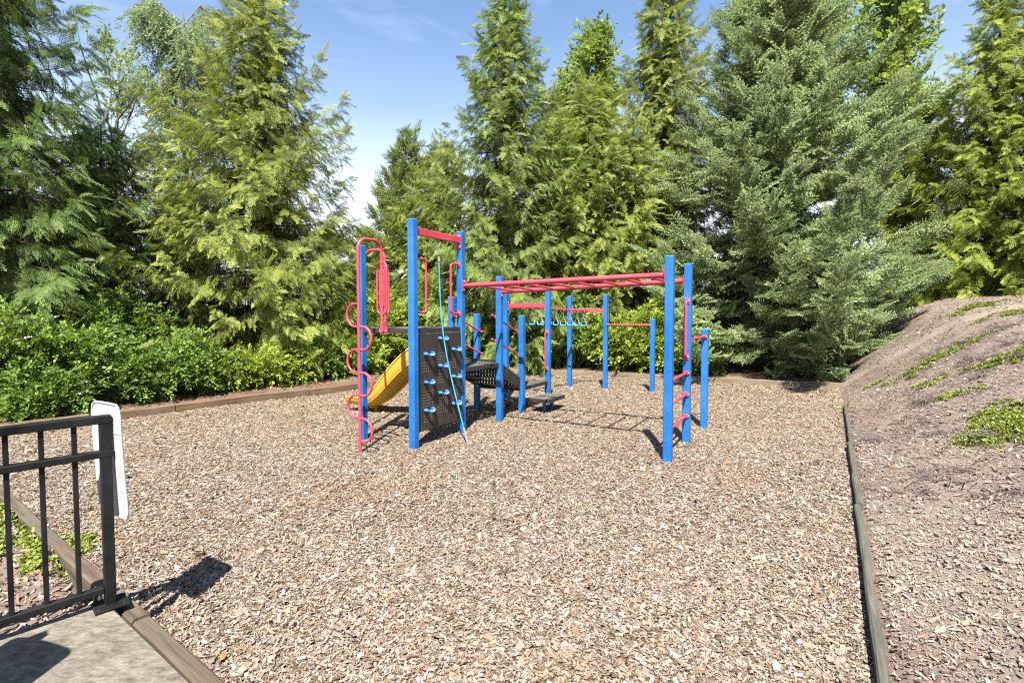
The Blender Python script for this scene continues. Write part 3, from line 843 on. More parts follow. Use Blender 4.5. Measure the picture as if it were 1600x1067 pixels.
# overhead ladder (monkey bars)
lad = empty('overhead_ladder', (*((C+Ep)/2), 2.0), play)
ZL = 1.985
def rail(p, q, ZP, ZL):
    d = np.array([*(q-p), 0]); d /= np.linalg.norm(d); a, b = P3(p, ZP) + d*(PW+.02), P3(q, ZL) - d*(PW+.02)
    mb = MB(); mb.tube([a, b], .030, 14)
    flange(mb, P3(p, ZP) + G2v*PW, G2v, G1v, .03, .075); flange(mb, P3(q, ZL) - G2v*PW, -G2v, G1v, .03, .075)
    o = mb.build('side_rail', M['red'], lad)
    for z in (-.055, .055):
        bolt(o, P3(p, ZP+z) + G2v*(PW+.012), G2v, .013); bolt(o, P3(q, ZL+z) - G2v*(PW+.012), -G2v, .013)
    return a, b
ra, rb = rail(C, Ep, 1.955, 1.995); rc, rd = rail(D, Fp, 1.905, 1.985)
for k in range(8):
    t = (k+.6)/8.2; p, q = ra + (rb-ra)*t, rc + (rd-rc)*t
    MB().tube([p, q], .0155, 10).build('rung', M['red'], lad)

# ladder rungs between posts E and F, bar from F to N, chin bar L to M
def bar(p, q, z, r=.0165, name='rung', off=0.0, parent=play, s_=1):
    d = np.array([*(q-p), 0]); Ld = np.linalg.norm(d); d /= Ld; n3 = np.array([d[1], -d[0], 0])
    a, b = P3(p, z) + d*(PW+.002) + n3*off, P3(q, z) - d*(PW+.002) + n3*off
    mb = MB(); mb.tube([a, b], r, 10)
    for c, sgn in ((a, 1), (b, -1)):
        mb.box(c + d*.008*sgn, d, n3, UP, .008, .030, .026, .004)
    o = mb.build(name, M['red'], parent)
    for c, sgn in ((a, 1), (b, -1)): bolt(o, c + n3*.030 + d*sgn*.012, n3, .013)
    return o
for z in (.335, .60, .862): bar(Ep, Fp, z)
bar(Fp, Np, 1.265, .017, 'link_bar'); bar(Lp, Mp, 1.345, .017, 'chin_bar')

# ring track
trk = empty('ring_track', (*((H+Lp)/2), 1.7), play)
def beam(p, q, z, h=.040, w=.02):
    d = np.array([*(q-p), 0]); d /= np.linalg.norm(d); n3 = np.array([d[1], -d[0], 0])
    mb = MB(); a, b = P3(p, z) + d*PW, P3(q, z) - d*PW
    mb.box((a+b)/2, d, n3, UP, np.linalg.norm(b-a)/2-.004, w, h, .005)
    for c, sg in ((a, 1), (b, -1)): mb.box(c + d*sg*.006, d, n3, UP, .005, .034, .085, .003)
    o = mb.build('end_beam', M['red'], trk)
    for c, sg in ((a, 1), (b, -1)):
        for zz in (-.065, .065): bolt(o, c + UP*zz + d*sg*.012 + n3*.018, n3, .014)
ZT = 1.70
beam(H, J, ZT+.02); beam(K, Lp, ZT-.06)
t0, t1 = P3((H+J)/2, ZT-.005), P3((K+Lp)/2, ZT-.07)
mb = MB(); mb.tube([t0, t1], .024, 12); mb.build('track_tube', M['red'], trk)
tdir = (t1-t0)/np.linalg.norm(t1-t0); tside = np.cross(tdir, UP)
for k in range(8):
    c = t0 + (t1-t0)*(.075 + .85*k/7.) - UP*.02
    ring = empty('trapeze_ring', c, trk)
    ch = MB()
    for q in range(4):
        zc = c - UP*(.02 + .026*q); u = tside if q % 2 else tdir
        ch.tube([zc + (u*math.cos(a)*.009 + UP*math.sin(a)*.017) for a in np.linspace(0, 2*math.pi, 9)[:-1]], .0035, 5, closed=True)
    ch.box(c - UP*.002, tdir, tside, UP, .018, .026, .012, .003)
    ch.build('chain', M['steel'], ring)
    wsd = tside*math.cos(.15*(k % 3-1)) + tdir*math.sin(.15*(k % 3-1)); tp = c - UP*.125
    l, r_ = c - UP*.285 - wsd*.066, c - UP*.285 + wsd*.066
    arms = MB(); arms.tube([l + UP*.045, l*.5+tp*.5 + UP*.012 - wsd*.006, tp, r_*.5+tp*.5 + UP*.012 + wsd*.006, r_ + UP*.045], .0075, 8); arms.build('ring_frame', M['steel'], ring)
    gr = MB(); gr.tube([l + UP*.05, l + UP*.012, l + wsd*.02 - UP*.006, r_ - wsd*.02 - UP*.006, r_ + UP*.012, r_ + UP*.05], .0115, 8); gr.build('ring_grip', M['ringblue'], ring)

# yellow slide leaving the middle deck
sm = (P+Q)/2 - G2*.02
slide = MB(); nS, nW = 34, 12
Ls = 1.58; V = []; Vo = []
def sprof(t):
    z = .845 - .0*t
    f = t/Ls
    zz = .70*(1 - sstep(-.02, .78, f)) + .10
    return float(zz)
rim = MB()
LR = [[], []]
for i in range(nS+1):
    t = Ls*i/nS; c = sm - G2*t; z = sprof(t)
    dpt = .34*(1 - .60*float(sstep(.35, .85, t/Ls)))
    for j in range(nW+1):
        a = math.pi*j/nW; u = -math.cos(a); v = 1 - math.sin(a)**.75
        wv = .255
        p = P3(c + G1*(u*wv), z + dpt*v); V.append(p)
        Vo.append(P3(c + G1*(u*(wv+.014)), z - .016 + dpt*v + (.004 if j in (3, 6, 9) else 0)))
    LR[0].append(P3(c - G1*.262, z + dpt)); LR[1].append(P3(c + G1*.262, z + dpt))
W1 = nW+1; F = []
for i in range(nS):
    for j in range(nW): F.append((i*W1+j, i*W1+j+1, (i+1)*W1+j+1, (i+1)*W1+j))
slide.add(V, F, True); slide.add(Vo, [f[::-1] for f in F], True)
so = slide.build('slide', M['slide'], play)
for q in LR: MB().tube(q, .019, 8).build('slide_rim', M['slide'], so)
for j in (2, 4, 5):
    MB().tube([Vo[i*W1+j] for i in range(nS+1)], .008, 6).build('slide_rib', M['slide'], so)
lip = MB(); lip.tube([V[nS*W1+j]*.5+Vo[nS*W1+j]*.5 for j in range(W1)], .017, 8); lip.build('slide_lip', M['slide'], so)
for t in (1.18,):
    c = sm - G2*t
    lg = MB(); lg.tube([P3(c + G1*.0, -.2), P3(c, sprof(t)-.012)], .022, 10); lg.box(P3(c, sprof(t)-.03), G2v, G1v, UP, .04, .12, .012, .003); lg.build('slide_leg', M['slide'], so)

# free-standing step beside the low deck
sc_ = np.array([.60, 8.45])
stp = empty('step_block', (*sc_, 0)); tag(stp, 'low dark step platform on short blue legs beside the climber', 'step')
mb = MB(); mb.box(P3(sc_, .185), G1v, G2v, UP, .30, .16, .030, .005); mb.build('step_top', M['decktop'], stp)
mb = MB()
for s_ in (-1, 1):
    mb.box(P3(sc_ + G2*.163*s_, .180), G1v, G2v, UP, .302, .004, .032, .002); mb.box(P3(sc_ + G1*.303*s_, .180), G1v, G2v, UP, .004, .166, .032, .002)
mb.build('step_rim', M['deck'], stp)
for s_ in (-.14, .14):
    mb = MB(); mb.box(P3(sc_ + G1*s_, .02), G1v, G2v, UP, .025, .025, .135, .004); mb.build('leg', M['blue'], stp)

# climbing rope
r0 = P3((B+C)/2 + G2*.0, 2.51); r1 = P3((B+C)/2 + G2*.47 - G1*.04, -.02)
rope = empty('climbing_rope', r1); tag(rope, 'teal rope slanting from the red header beam down to the chips before the brown wall', 'rope')
pts = []
for k in range(25):
    t = k/24.; p = r0 + (r1-r0)*t; p = p - G2v*.15*math.sin(math.pi*t)*(1-.3*t) + G1v*.02*math.sin(2.3*math.pi*t+.3)*(1-t); pts.append(p)
i0 = 2
MB().tube(pts[i0:23], .0085, 8).build('cord', M['rope'], rope)
mb = MB()
for q in range(5):
    p = pts[0] + (pts[i0]-pts[0])*((q+.5)/7.); u = G1v if q % 2 else G2v
    mb.tube([p + (u*math.cos(a)*.011 + UP*math.sin(a)*.030) for a in np.linspace(0, 2*math.pi, 9)[:-1]], .0045, 5, closed=True)
mb.build('top_chain', M['steel'], rope)
mb = MB(); mb.tube(pts[22:25], [.016, .014, .008], 8); mb.tube([pts[i0], pts[i0] + (pts[i0+1]-pts[i0])*.6], .017, 8); mb.build('end_fitting', M['steel'], rope)

# ------------------------------------------------------------------ fence with its notice panel
FD3 = np.array([*FENCE_D, 0]); FN3 = np.array([-FENCE_D[1], FENCE_D[0], 0])
fence = empty('metal_fence', (*FENCE_P, ztop)); tag(fence, 'black metal railing with square bars ending on the concrete pad', 'fence')
FH = .914
FL = 1.95
def fpost(u):
    p = FENCE_P + FENCE_D*u
    mb = MB(); mb.box(P3(p, ztop + FH/2), FD3, FN3, UP, .0215, .0215, FH/2, .003); o = mb.build('post', M['black'], fence)
    mb = MB(); mb.box(P3(p, ztop+.006), FD3, FN3, UP, .066, .066, .007, .003); bp = mb.build('base_plate', M['black'], o)
    for a in (-1, 1):
        for b in (-1, 1): MB().dome(P3(p, ztop+.013) + FD3*a*.048 + FN3*b*.048, UP, .009, .008).build('anchor_bolt', M['black'], bp)
fpost(0); fpost(FL)
def frail(name, z, hh, hw, u0, u1, off=0):
    a = FENCE_P + FENCE_D*u0; b = FENCE_P + FENCE_D*u1
    MB().box(P3((a+b)/2, z) + FN3*off, FD3, FN3, UP, np.linalg.norm(b-a)/2, hw, hh, .003).build(name, M['black'], fence)
frail('top_rail', ztop+FH-.0165, .0185, .0235, -.0235, FL+.022)
frail('middle_rail', ztop+FH-.180, .0155, .0232, -.030, FL+.05)
frail('bottom_rail', ztop+.085, .0155, .0185, .0225, FL-.0225)
u = .112
while u < FL-.06:
    p = FENCE_P + FENCE_D*u
    MB().box(P3(p, ztop+.49), FD3, FN3, UP, .0095, .0095, .395, .002).build('baluster', M['black'], fence); u += .112

def notice(c, lab, w=.28, h=.545, zt_=1.165, ang=0):
    d = np.array([math.cos(R(-30+ang)), math.sin(R(-30+ang))]); n_ = np.array([d[1], -d[0]])
    root = empty('notice_panel', (c[0], c[1], zt_-h)); tag(root, lab, 'panel')
    mb = MB(); nu, nv = 8, 12; V = []; t_ = .004
    for sgn in (1, -1):
        for j in range(nv+1):
            for i in range(nu+1):
                u, v = i/nu*2-1, j/nv; cr = .035
                # rounded corners: pull corner points in
                uu = u*w/2; vv = zt_ - v*h
                if abs(u) > .99 and (j == 0 or j == nv): uu -= math.copysign(.012, u); vv += .012 if j == nv else -.012
                bow = .008*(u*u) + .004*math.sin(v*3.0)
                V.append(P3(np.array(c) + d*uu + n_*(bow + sgn*t_/2) + np.array([.028, .004])*v, vv))
    m_ = (nu+1)*(nv+1); F = []
    for j in range(nv):
        for i in range(nu):
            a = j*(nu+1)+i; F.append((a, a+1, a+nu+2, a+nu+1)); F.append((m_+a+nu+1, m_+a+nu+2, m_+a+1, m_+a))
    mb.add(V, F, True)
    ring_ = [i for i in range(nu+1)] + [j*(nu+1)+nu for j in range(1, nv+1)] + [nv*(nu+1)+i for i in range(nu-1, -1, -1)] + [j*(nu+1) for j in range(nv-1, 0, -1)]
    mb.add(V, [(ring_[k], m_+ring_[k], m_+ring_[(k+1) % len(ring_)], ring_[(k+1) % len(ring_)]) for k in range(len(ring_))])
    mb.build('sheet', M['panel'], root)
    # raised border and a moulded crease
    bd = MB(); inset_ = [np.array(V[q]) for q in ring_]; bd.tube(inset_, .0055, 6, closed=True); bd.build('border', M['panel'], root)
    ln = MB(); ln.tube([np.array(V[3*(nu+1)+i]) for i in range(nu+1)], .003, 5); ln.build('crease', M['panel'], root)
notice(np.array([-1.945, 2.445]), 'white plastic sheet fixed behind the end post of the black railing')
gp = np.array([-2.12, 1.50])
gate = empty('gate_post', (*gp, ztop)); tag(gate, 'black square gate post on the concrete pad that casts the shade in the lower corner', 'post')
MB().box(P3(gp, ztop+.5), FD3, FN3, UP, .026, .026, .5, .003).build('shaft', M['black'], gate)
MB().box(P3(gp, ztop+.006), FD3, FN3, UP, .066, .066, .007, .003).build('base_plate', M['black'], gate)
notice(gp + np.array([.075, -.02]), 'white plastic sheet on the separate gate post beside the camera', .34, .5, 1.16, 14)

# ------------------------------------------------------------------ foliage sprays (shared by the crowns)
def proto_mesh(name, V, T, tip, mat):
    me = np_mesh(name, np.array(V), np.array(T), mat, [('tip', 'FLOAT', 'POINT', tip)])
    return me
class FB:
    def __init__(s): s.v = []; s.t = []; s.tip = []
    def tri(s, a, b, c, ta, tb, tc):
        k = len(s.v); s.v += [a, b, c]; s.t.append((k, k+1, k+2)); s.tip += [ta, tb, tc]
    def kite(s, a, d, side, L, W, ta, tb, droop=0, nz=0):
        """slender leaf: base a, direction d"""
        a = np.array(a); m = a + d*L*.45; e = a + d*L + np.array([0, 0, -droop*L])
        l, r = m + side*W*.5 + np.array([0, 0, nz*W]), m - side*W*.5 + np.array([0, 0, nz*W])
        k = len(s.v); s.v += [a, l, r, e]; s.t += [(k, l_ := k+1, k+3), (k, k+3, k+2)]; s.tip += [ta, (ta+tb)/2, (ta+tb)/2, tb]

def cedar_frond(seed, sweep=46, droop=.32, nb=7, width=.038, blen=.42):
    r = np.random.default_rng(seed); f = FB()
    ax = lambda t: np.array([t, .03*math.sin(3*t+seed), -droop*t*t])
    for k in range(9):   # stem
        a, b = ax(k/9.), ax((k+1)/9.); s = np.array([0, .008*(1-k/10.), 0]); i = len(f.v)
        f.v += [a-s, a+s, b]; f.t.append((i, i+1, i+2)); f.tip += [0, 0, .2]
    for k in range(nb*2+1):
        sg = 1 if k % 2 else -1
        t = .06 + .92*k/(nb*2); p = ax(t)
        L = (blen*(1-t)**.75 + .10)*r.uniform(.75, 1.15)
        an = R(sweep*r.uniform(.75, 1.1))*(1-.55*t) if k < nb*2 else 0
        d = np.array([math.cos(an), sg*math.sin(an), -.22*r.uniform(.3, 1.6) - droop*t*.8]); d /= np.linalg.norm(d)
        side = np.cross(d, (0, 0, 1.)); side /= np.linalg.norm(side)
        f.kite(p, d, side, L, width*.75, .3*t, .5+.5*t, .08)
        ns = 4
        for q in range(ns):
            tq = (q+.7)/(ns+.4); b = p + d*L*tq - np.array([0, 0, .05*L*tq*tq])
            for s2 in (-1, 1):
                a2 = R(38*r.uniform(.7, 1.2)); d2 = d*math.cos(a2) + side*s2*math.sin(a2) + np.array([0, 0, r.uniform(-.25, .08)]); d2 /= np.linalg.norm(d2)
                sd2 = np.cross(d2, (0, 0, 1.)); sd2 /= np.linalg.norm(sd2)
                f.kite(b, d2, sd2, L*(.34*(1-tq)+.13)*r.uniform(.8, 1.2), width*.72, .3*t+.2*tq, .6+.4*t, .1, r.uniform(-.2, .2))
    return f
def spruce_frond(seed):
    r = np.random.default_rng(seed); f = FB()
    def shoot(p, d, L, t0, nn):
        d = d/np.linalg.norm(d); u = np.cross(d, (0, 0, 1.)); u /= np.linalg.norm(u); w = np.cross(u, d)
        rad = .014
        for k in range(3):
            a0, a1 = 2*math.pi*k/3, 2*math.pi*(k+1)/3
            q0, q1 = (u*math.cos(a0)+w*math.sin(a0))*rad, (u*math.cos(a1)+w*math.sin(a1))*rad
            f.tri(p+q0, p+q1, p+d*L, t0, t0, t0+.3)
        for k in range(nn):
            t = (k+r.uniform(0, 1))/nn; a = k*2.4 + r.uniform(-.4, .4); nl = .072*r.uniform(.8, 1.15)*(1-.25*t)
            o = u*math.cos(a)+w*math.sin(a); o = o + np.array([0, 0, .25]); nd = d*.75 + o*.8; nd /= np.linalg.norm(nd)
            b = p + d*L*t; s = np.cross(nd, o); s = s/(np.linalg.norm(s)+1e-6)*.019
            f.tri(b-s, b+s, b+nd*nl, t0+.25*t, t0+.25*t, min(1, t0+.35+.35*t))
    shoot(np.array([0, 0, 0.]), np.array([1, 0, -.05]), .98, .15, 36)
    for k in range(11):
        sg = 1 if k % 2 else -1; t = .10 + .80*k/10.; L = (.42*(1-t)+.17)*r.uniform(.8, 1.15); a = R(48*r.uniform(.85, 1.1))
        d = np.array([math.cos(a), sg*math.sin(a), r.uniform(-.15, .12)]); p0 = np.array([t, 0, -.05*t])
        shoot(p0, d, L, .25+.3*t, 16)
        if L > .36:
            for s2 in (-1, 1):
                a2 = a*sg + s2*R(40); d2 = np.array([math.cos(a2), math.sin(a2), r.uniform(-.1, .1)]); shoot(p0 + d/np.linalg.norm(d)*L*.45, d2, L*.42, .35+.3*t, 9)
    return f
def leaf_twig(seed, n=13, ll=.24, lw=.135, spread=.9, droop=.2):
    r = np.random.default_rng(seed); f = FB()
    ax = lambda t: np.array([t, .05*math.sin(4*t+seed), -droop*t*t])
    for k in range(6):
        a, b = ax(k/6.), ax((k+1)/6.)
        for s in (np.array([0, .009, 0]), np.array([0, 0, .009])):
            i = len(f.v); f.v += [a-s, a+s, b]; f.t.append((i, i+1, i+2)); f.tip += [0, 0, 0]
    for k in range(n):
        t = .12 + .88*(k+r.uniform(-.3, .3))/(n-1); t = min(max(t, .05), 1); sg = 1 if k % 2 else -1
        an = R(62*r.uniform(.5, 1.25))*(1-.5*t)*spread
        el = r.normal(.05, .45); d = np.array([math.cos(an), sg*math.sin(an), el]); d /= np.linalg.norm(d)
        side = np.cross(d, (0, 0, 1.)); side /= np.linalg.norm(side); roll = r.normal(0, .5); up = np.cross(side, d)
        side = side*math.cos(roll) + up*math.sin(roll)
        L = ll*r.uniform(.65, 1.2); p = ax(t) + d*.03; W = lw*L/ll
        b, m1, m2, e = p, p + d*L*.35, p + d*L*.7, p + d*L - np.array([0, 0, .10*L])
        nrm = np.cross(d, side)
        i = len(f.v)
        f.v += [b, m1 + side*W*.5 + nrm*.12*W, m1 - side*W*.5 + nrm*.12*W, m2 + side*W*.36 + nrm*.08*W, m2 - side*W*.36 + nrm*.08*W, e, m1, m2]
        f.t += [(i, i+6, i+1), (i, i+2, i+6), (i+1, i+6, i+7), (i+1, i+7, i+3), (i+2, i+7, i+6), (i+2, i+4, i+7), (i+3, i+7, i+5), (i+4, i+5, i+7)]
        tv = min(1, .25+.75*t*r.uniform(.5, 1.1)); f.tip += [tv]*8
    return f
def hang_string(seed, n=30):
    r = np.random.default_rng(seed); f = FB()
    ax = lambda t: np.array([t, .05*math.sin(5*t+seed), .04*math.cos(4*t+seed)])
    for k in range(8):
        a, b = ax(k/8.), ax((k+1)/8.)
        for s in (np.array([0, .004, 0]), np.array([0, 0, .004])):
            i = len(f.v); f.v += [a-s, a+s, b]; f.t.append((i, i+1, i+2)); f.tip += [0, 0, 0]
    for k in range(n):
        t = (k+r.uniform(0, 1))/n; d = r.normal(0, 1, 3); d[0] = abs(d[0])*.7+.2; d /= np.linalg.norm(d)
        s = np.cross(d, r.normal(0, 1, 3)); s /= np.linalg.norm(s); f.kite(ax(t), d, s, .075*r.uniform(.7, 1.2), .05, .3, .8)
    return f
def tuft(seed, n=16):
    r = np.random.default_rng(seed); f = FB()
    for k in range(n):
        a = r.uniform(0, 6.28); el = r.uniform(.1, 1.1); d = np.array([math.cos(a)*math.cos(el), math.sin(a)*math.cos(el), math.sin(el)])
        s = np.cross(d, (0, 0, 1.)); s /= np.linalg.norm(s); b = np.array([r.normal(0, .22), r.normal(0, .22), r.uniform(0, .25)])
        f.kite(b, d, s, r.uniform(.3, .6), .24, .2, r.uniform(.4, 1), .1, .15)
    return f
def stems(seed, n=14):
    r = np.random.default_rng(seed); f = FB()
    for k in range(n):
        a = r.normal(0, .7); el = r.uniform(-.02, .28); d = np.array([math.cos(a)*math.cos(el), math.sin(a)*math.cos(el), math.sin(el)])
        s = np.cross(d, (0, 0, 1.)); s /= np.linalg.norm(s); b = np.array([r.uniform(-.4, .3), r.normal(0, .3), .01]); L = r.uniform(.4, 1.1); w = .016
        e = b + d*L - np.array([0, 0, .12*L]); m = b + d*L*.5 + np.array([0, 0, .02])
        for q in (s*w, np.array([0, 0, w])):
            i = len(f.v); f.v += [b-q, b+q, m+q*.7, m-q*.7, e]; f.t += [(i, i+1, i+2), (i, i+2, i+3), (i+3, i+2, i+4)]; tv = r.uniform(0, 1); f.tip += [tv]*5
    return f
def flower(seed):
    r = np.random.default_rng(seed); f = FB()
    for k in range(14):
        a = r.uniform(0, 6.28); el = r.uniform(.2, 1.2); d = np.array([math.cos(a)*math.cos(el), math.sin(a)*math.cos(el), math.sin(el)])
        s = np.cross(d, (0, 0, 1.)); s /= np.linalg.norm(s); f.kite(np.array([r.normal(0, .3), r.normal(0, .3), .1]), d, s, .5, .4, .5, 1)
    return f

GEN = {'cedar': lambda s: cedar_frond(s), 'feather': lambda s: cedar_frond(s, 30, .42, 7, .032, .50), 'spruce': spruce_frond, 'twig': lambda s: leaf_twig(s),
       'bigtwig': lambda s: leaf_twig(s, 11, .30, .20, 1.0, .25), 'string': hang_string, 'tuft': tuft, 'stems': stems, 'flower': flower}
GROUPS = {}
def node_group(shape, leaf):
    key = (shape, leaf)
    if key in GROUPS: return GROUPS[key]
    ng = bpy.data.node_groups.new('sprays_%s_%s' % key, 'GeometryNodeTree')
    ng.interface.new_socket('Geometry', in_out='INPUT', socket_type='NodeSocketGeometry')
    ng.interface.new_socket('Geometry', in_out='OUTPUT', socket_type='NodeSocketGeometry')
    N, Lk = ng.nodes, ng.links
    gi, go = N.new('NodeGroupInput'), N.new('NodeGroupOutput')
    jn = N.new('GeometryNodeJoinGeometry')
    for k in range(4):
        f = GEN[shape](k+11)
        me = proto_mesh('spray_%s' % shape, f.v, f.t, f.tip, LEAF[leaf])
        ob = bpy.data.objects.new('spray_%s' % shape, me)
        oi = N.new('GeometryNodeObjectInfo'); oi.inputs['Object'].default_value = ob; oi.transform_space = 'ORIGINAL'
        g2i = N.new('GeometryNodeGeometryToInstance')
        Lk.new(oi.outputs['Geometry'], g2i.inputs[0]); Lk.new(g2i.outputs[0], jn.inputs[0])
    iop = N.new('GeometryNodeInstanceOnPoints'); iop.inputs['Pick Instance'].default_value = True
    def named(nm, typ):
        x = N.new('GeometryNodeInputNamedAttribute'); x.data_type = typ; x.inputs['Name'].default_value = nm; return x.outputs['Attribute']
    Lk.new(gi.outputs[0], iop.inputs['Points']); Lk.new(jn.outputs[0], iop.inputs['Instance'])
    Lk.new(named('var', 'INT'), iop.inputs['Instance Index'])
    e2r = N.new('FunctionNodeEulerToRotation'); Lk.new(named('rot', 'FLOAT_VECTOR'), e2r.inputs[0]); Lk.new(e2r.outputs[0], iop.inputs['Rotation'])
    Lk.new(named('scl', 'FLOAT'), iop.inputs['Scale'])
    Lk.new(iop.outputs[0], go.inputs[0])
    GROUPS[key] = ng
    return ng

def frames_to_euler(X, Nn):
    """rows: local x axis X, local z about Nn -> xyz euler"""
    X = X/np.linalg.norm(X, axis=1, keepdims=True)
    Y = np.cross(Nn, X); Y /= (np.linalg.norm(Y, axis=1, keepdims=True)+1e-9); Zz = np.cross(X, Y)
    m20, m21, m22 = X[:, 2], Y[:, 2], Zz[:, 2]; m00, m10 = X[:, 0], X[:, 1]
    return np.stack([np.arctan2(m21, m22), np.arcsin(np.clip(-m20, -1, 1)), np.arctan2(m10, m00)], 1)

def sprays(name, parent, org, shape, leaf, Pp, X, Nn, S, tint, seed=0):
    """crown: one object whose points carry sprays"""
    r = np.random.default_rng(seed); n = len(Pp)
    me = bpy.data.meshes.new(name); me.vertices.add(n)
    me.vertices.foreach_set('co', (np.asarray(Pp) - np.array(org)).astype(np.float32).ravel())
    for nm, typ, key, data in (('rot', 'FLOAT_VECTOR', 'vector', frames_to_euler(np.asarray(X), np.asarray(Nn))), ('scl', 'FLOAT', 'value', S), ('tint', 'FLOAT', 'value', np.clip(tint, 0, 1)), ('var', 'INT', 'value', r.integers(0, 4, n))):
        a = me.attributes.new(nm, typ, 'POINT'); a.data.foreach_set(key, np.asarray(data, np.int32 if typ == 'INT' else np.float32).ravel())
    me.update()
    me.materials.append(LEAF[leaf])
    o = link_mesh(name, me, parent, org)
    o['kind'] = 'stuff'
    md = o.modifiers.new('sprays', 'NODES'); md.node_group = node_group(shape, leaf)
    return o

def trunk_mesh(mb, pts, r0, r1, n=9):
    m = len(pts); mb.tube(pts, [r0 + (r1-r0)*(k/(m-1))**.8 for k in range(m)], n, cap=False)

def conifer(name, label, x, y, Ht, Rd, shape='cedar', leaf='cedar', seed=1, nbr=190, dens=1.0, scl=.46, zb=.25, pw=.85, elev=.15, tipup=.25, droop=.5, hang=.55, bark='bark', lean=(0, 0), thin_top=.12, flat=.95, ztint=.0, group='conifers ringing the play area', lump=.22):
    r = np.random.default_rng(seed); z0 = gz(x, y) - .05; org = (x, y, z0)
    root = empty(name, org); tag(root, label, 'tree', group)
    tp = [np.array([x + lean[0]*t*t + .04*math.sin(5*t+seed)*Ht*.1, y + lean[1]*t*t + .04*math.cos(4*t+seed)*Ht*.1, z0 + Ht*t]) for t in np.linspace(0, 1, 12)]
    mb = MB(); r0 = .020*Ht + .02; trunk_mesh(mb, tp, r0, .012); mb.build('trunk', M[bark], root)
    def tr(t):
        k = min(int(t*11), 10); f = t*11-k; return tp[k]*(1-f) + tp[k+1]*f
    limb = MB(); Pp, X, Nn, S, Ti = [], [], [], [], []
    lph = r.uniform(0, 6.28, 6)
    for b in range(nbr):
        t = zb/Ht + (1-zb/Ht)*((b+r.uniform(0, 1))/nbr)**1.12*.985
        rel = (t*Ht-zb)/(Ht-zb)
        az = b*2.39996 + r.uniform(-.45, .45)
        prof = (1-rel)**pw*(1-.30*math.exp(-rel*9)) + .02
        lob = 1 + lump*(math.sin(2*az+lph[0]+rel*7) + .8*math.sin(3*az+lph[1]-rel*11) + .7*math.sin(rel*23+lph[2]))/2
        Lb = Rd*prof*r.uniform(.70, 1.15)*lob
        if rel > 1-thin_top: Lb *= r.uniform(.55, 1.1)
        Lb = max(Lb, .16)
        o = np.array([math.cos(az), math.sin(az), 0]); up = np.array([0, 0, 1.])
        e0 = elev + .55*rel + r.normal(0, .10)
        nseg = 7; p = tr(t); pts = [p]
        for k in range(nseg):
            f = (k+1)/nseg
            e = e0 - droop*math.sin(math.pi*min(f*1.15, 1))*(1-.6*rel) + tipup*f*f
            dv = o*math.cos(e) + up*math.sin(e) + np.array([r.normal(0, .06), r.normal(0, .06), 0])
            p = p + dv*Lb/nseg; pts.append(p)
        pts = np.array(pts)
        if Lb > .35: limb.tube(pts[:6] + r.normal(0, .022, (6, 3))*np.array([[0], [1], [1], [1], [1], [1]]), np.linspace(.008+.007*Lb, .004, 6), 5, cap=False)
        nf = max(3, int(round(dens*Lb*14.0)) + 2)
        q = (np.arange(nf)+r.uniform(0, 1, nf))/nf; q = .06 + .94*q**.80
        k = np.minimum((q*nseg).astype(int), nseg-1); f = (q*nseg-k)[:, None]
        pos = pts[k]*(1-f) + pts[k+1]*f; T = pts[k+1]-pts[k]; T /= np.linalg.norm(T, axis=1, keepdims=True)
        sg = np.where(np.arange(nf) % 2, 1., -1.)[:, None]; sidev = np.cross(T, up); sidev /= np.linalg.norm(sidev, axis=1, keepdims=True)
        a = (np.radians(r.uniform(28, 68, nf))*(1-.65*q))[:, None]
        dx = T*np.cos(a) + sidev*sg*np.sin(a) - up*(hang*r.uniform(.3, 1.5, (nf, 1))) + r.normal(0, .10, (nf, 3))
        dx[-1] = T[-1] - up*hang*.3
        nn = up*(1-flat*.45) + o*flat + r.normal(0, .32, (nf, 3))
        Pp.append(pos + r.normal(0, .025, (nf, 3))); X.append(dx); Nn.append(nn)
        S.append(scl*np.clip(np.exp(r.normal(-.10, .32, nf)), .45, 1.7)*(1-.38*q*(1 if Lb > .5 else .5))*min(1, .55+Lb*.6))
        Ti.append(np.clip(r.normal(.48, .20, nf) + .15*math.sin(az*2+rel*9+lph[3]) + ztint*rel, 0, 1))
    # leader
    nl = 9
    for k in range(nl):
        t = 1-.10*(k/nl); p = tr(min(t, .999)); a = k*2.4; Pp.append(p[None]); X.append(np.array([[math.cos(a)*.5, math.sin(a)*.5, .75]])); Nn.append(np.array([[-math.cos(a), -math.sin(a), .5]])); S.append(np.array([scl*.55])); Ti.append(np.array([.5]))
    if limb.v: limb.build('limbs', M[bark], root)['kind'] = 'stuff'
    sprays('crown', root, org, shape, leaf, np.concatenate(Pp), np.concatenate(X), np.concatenate(Nn), np.concatenate(S), np.concatenate(Ti), seed)
    return root

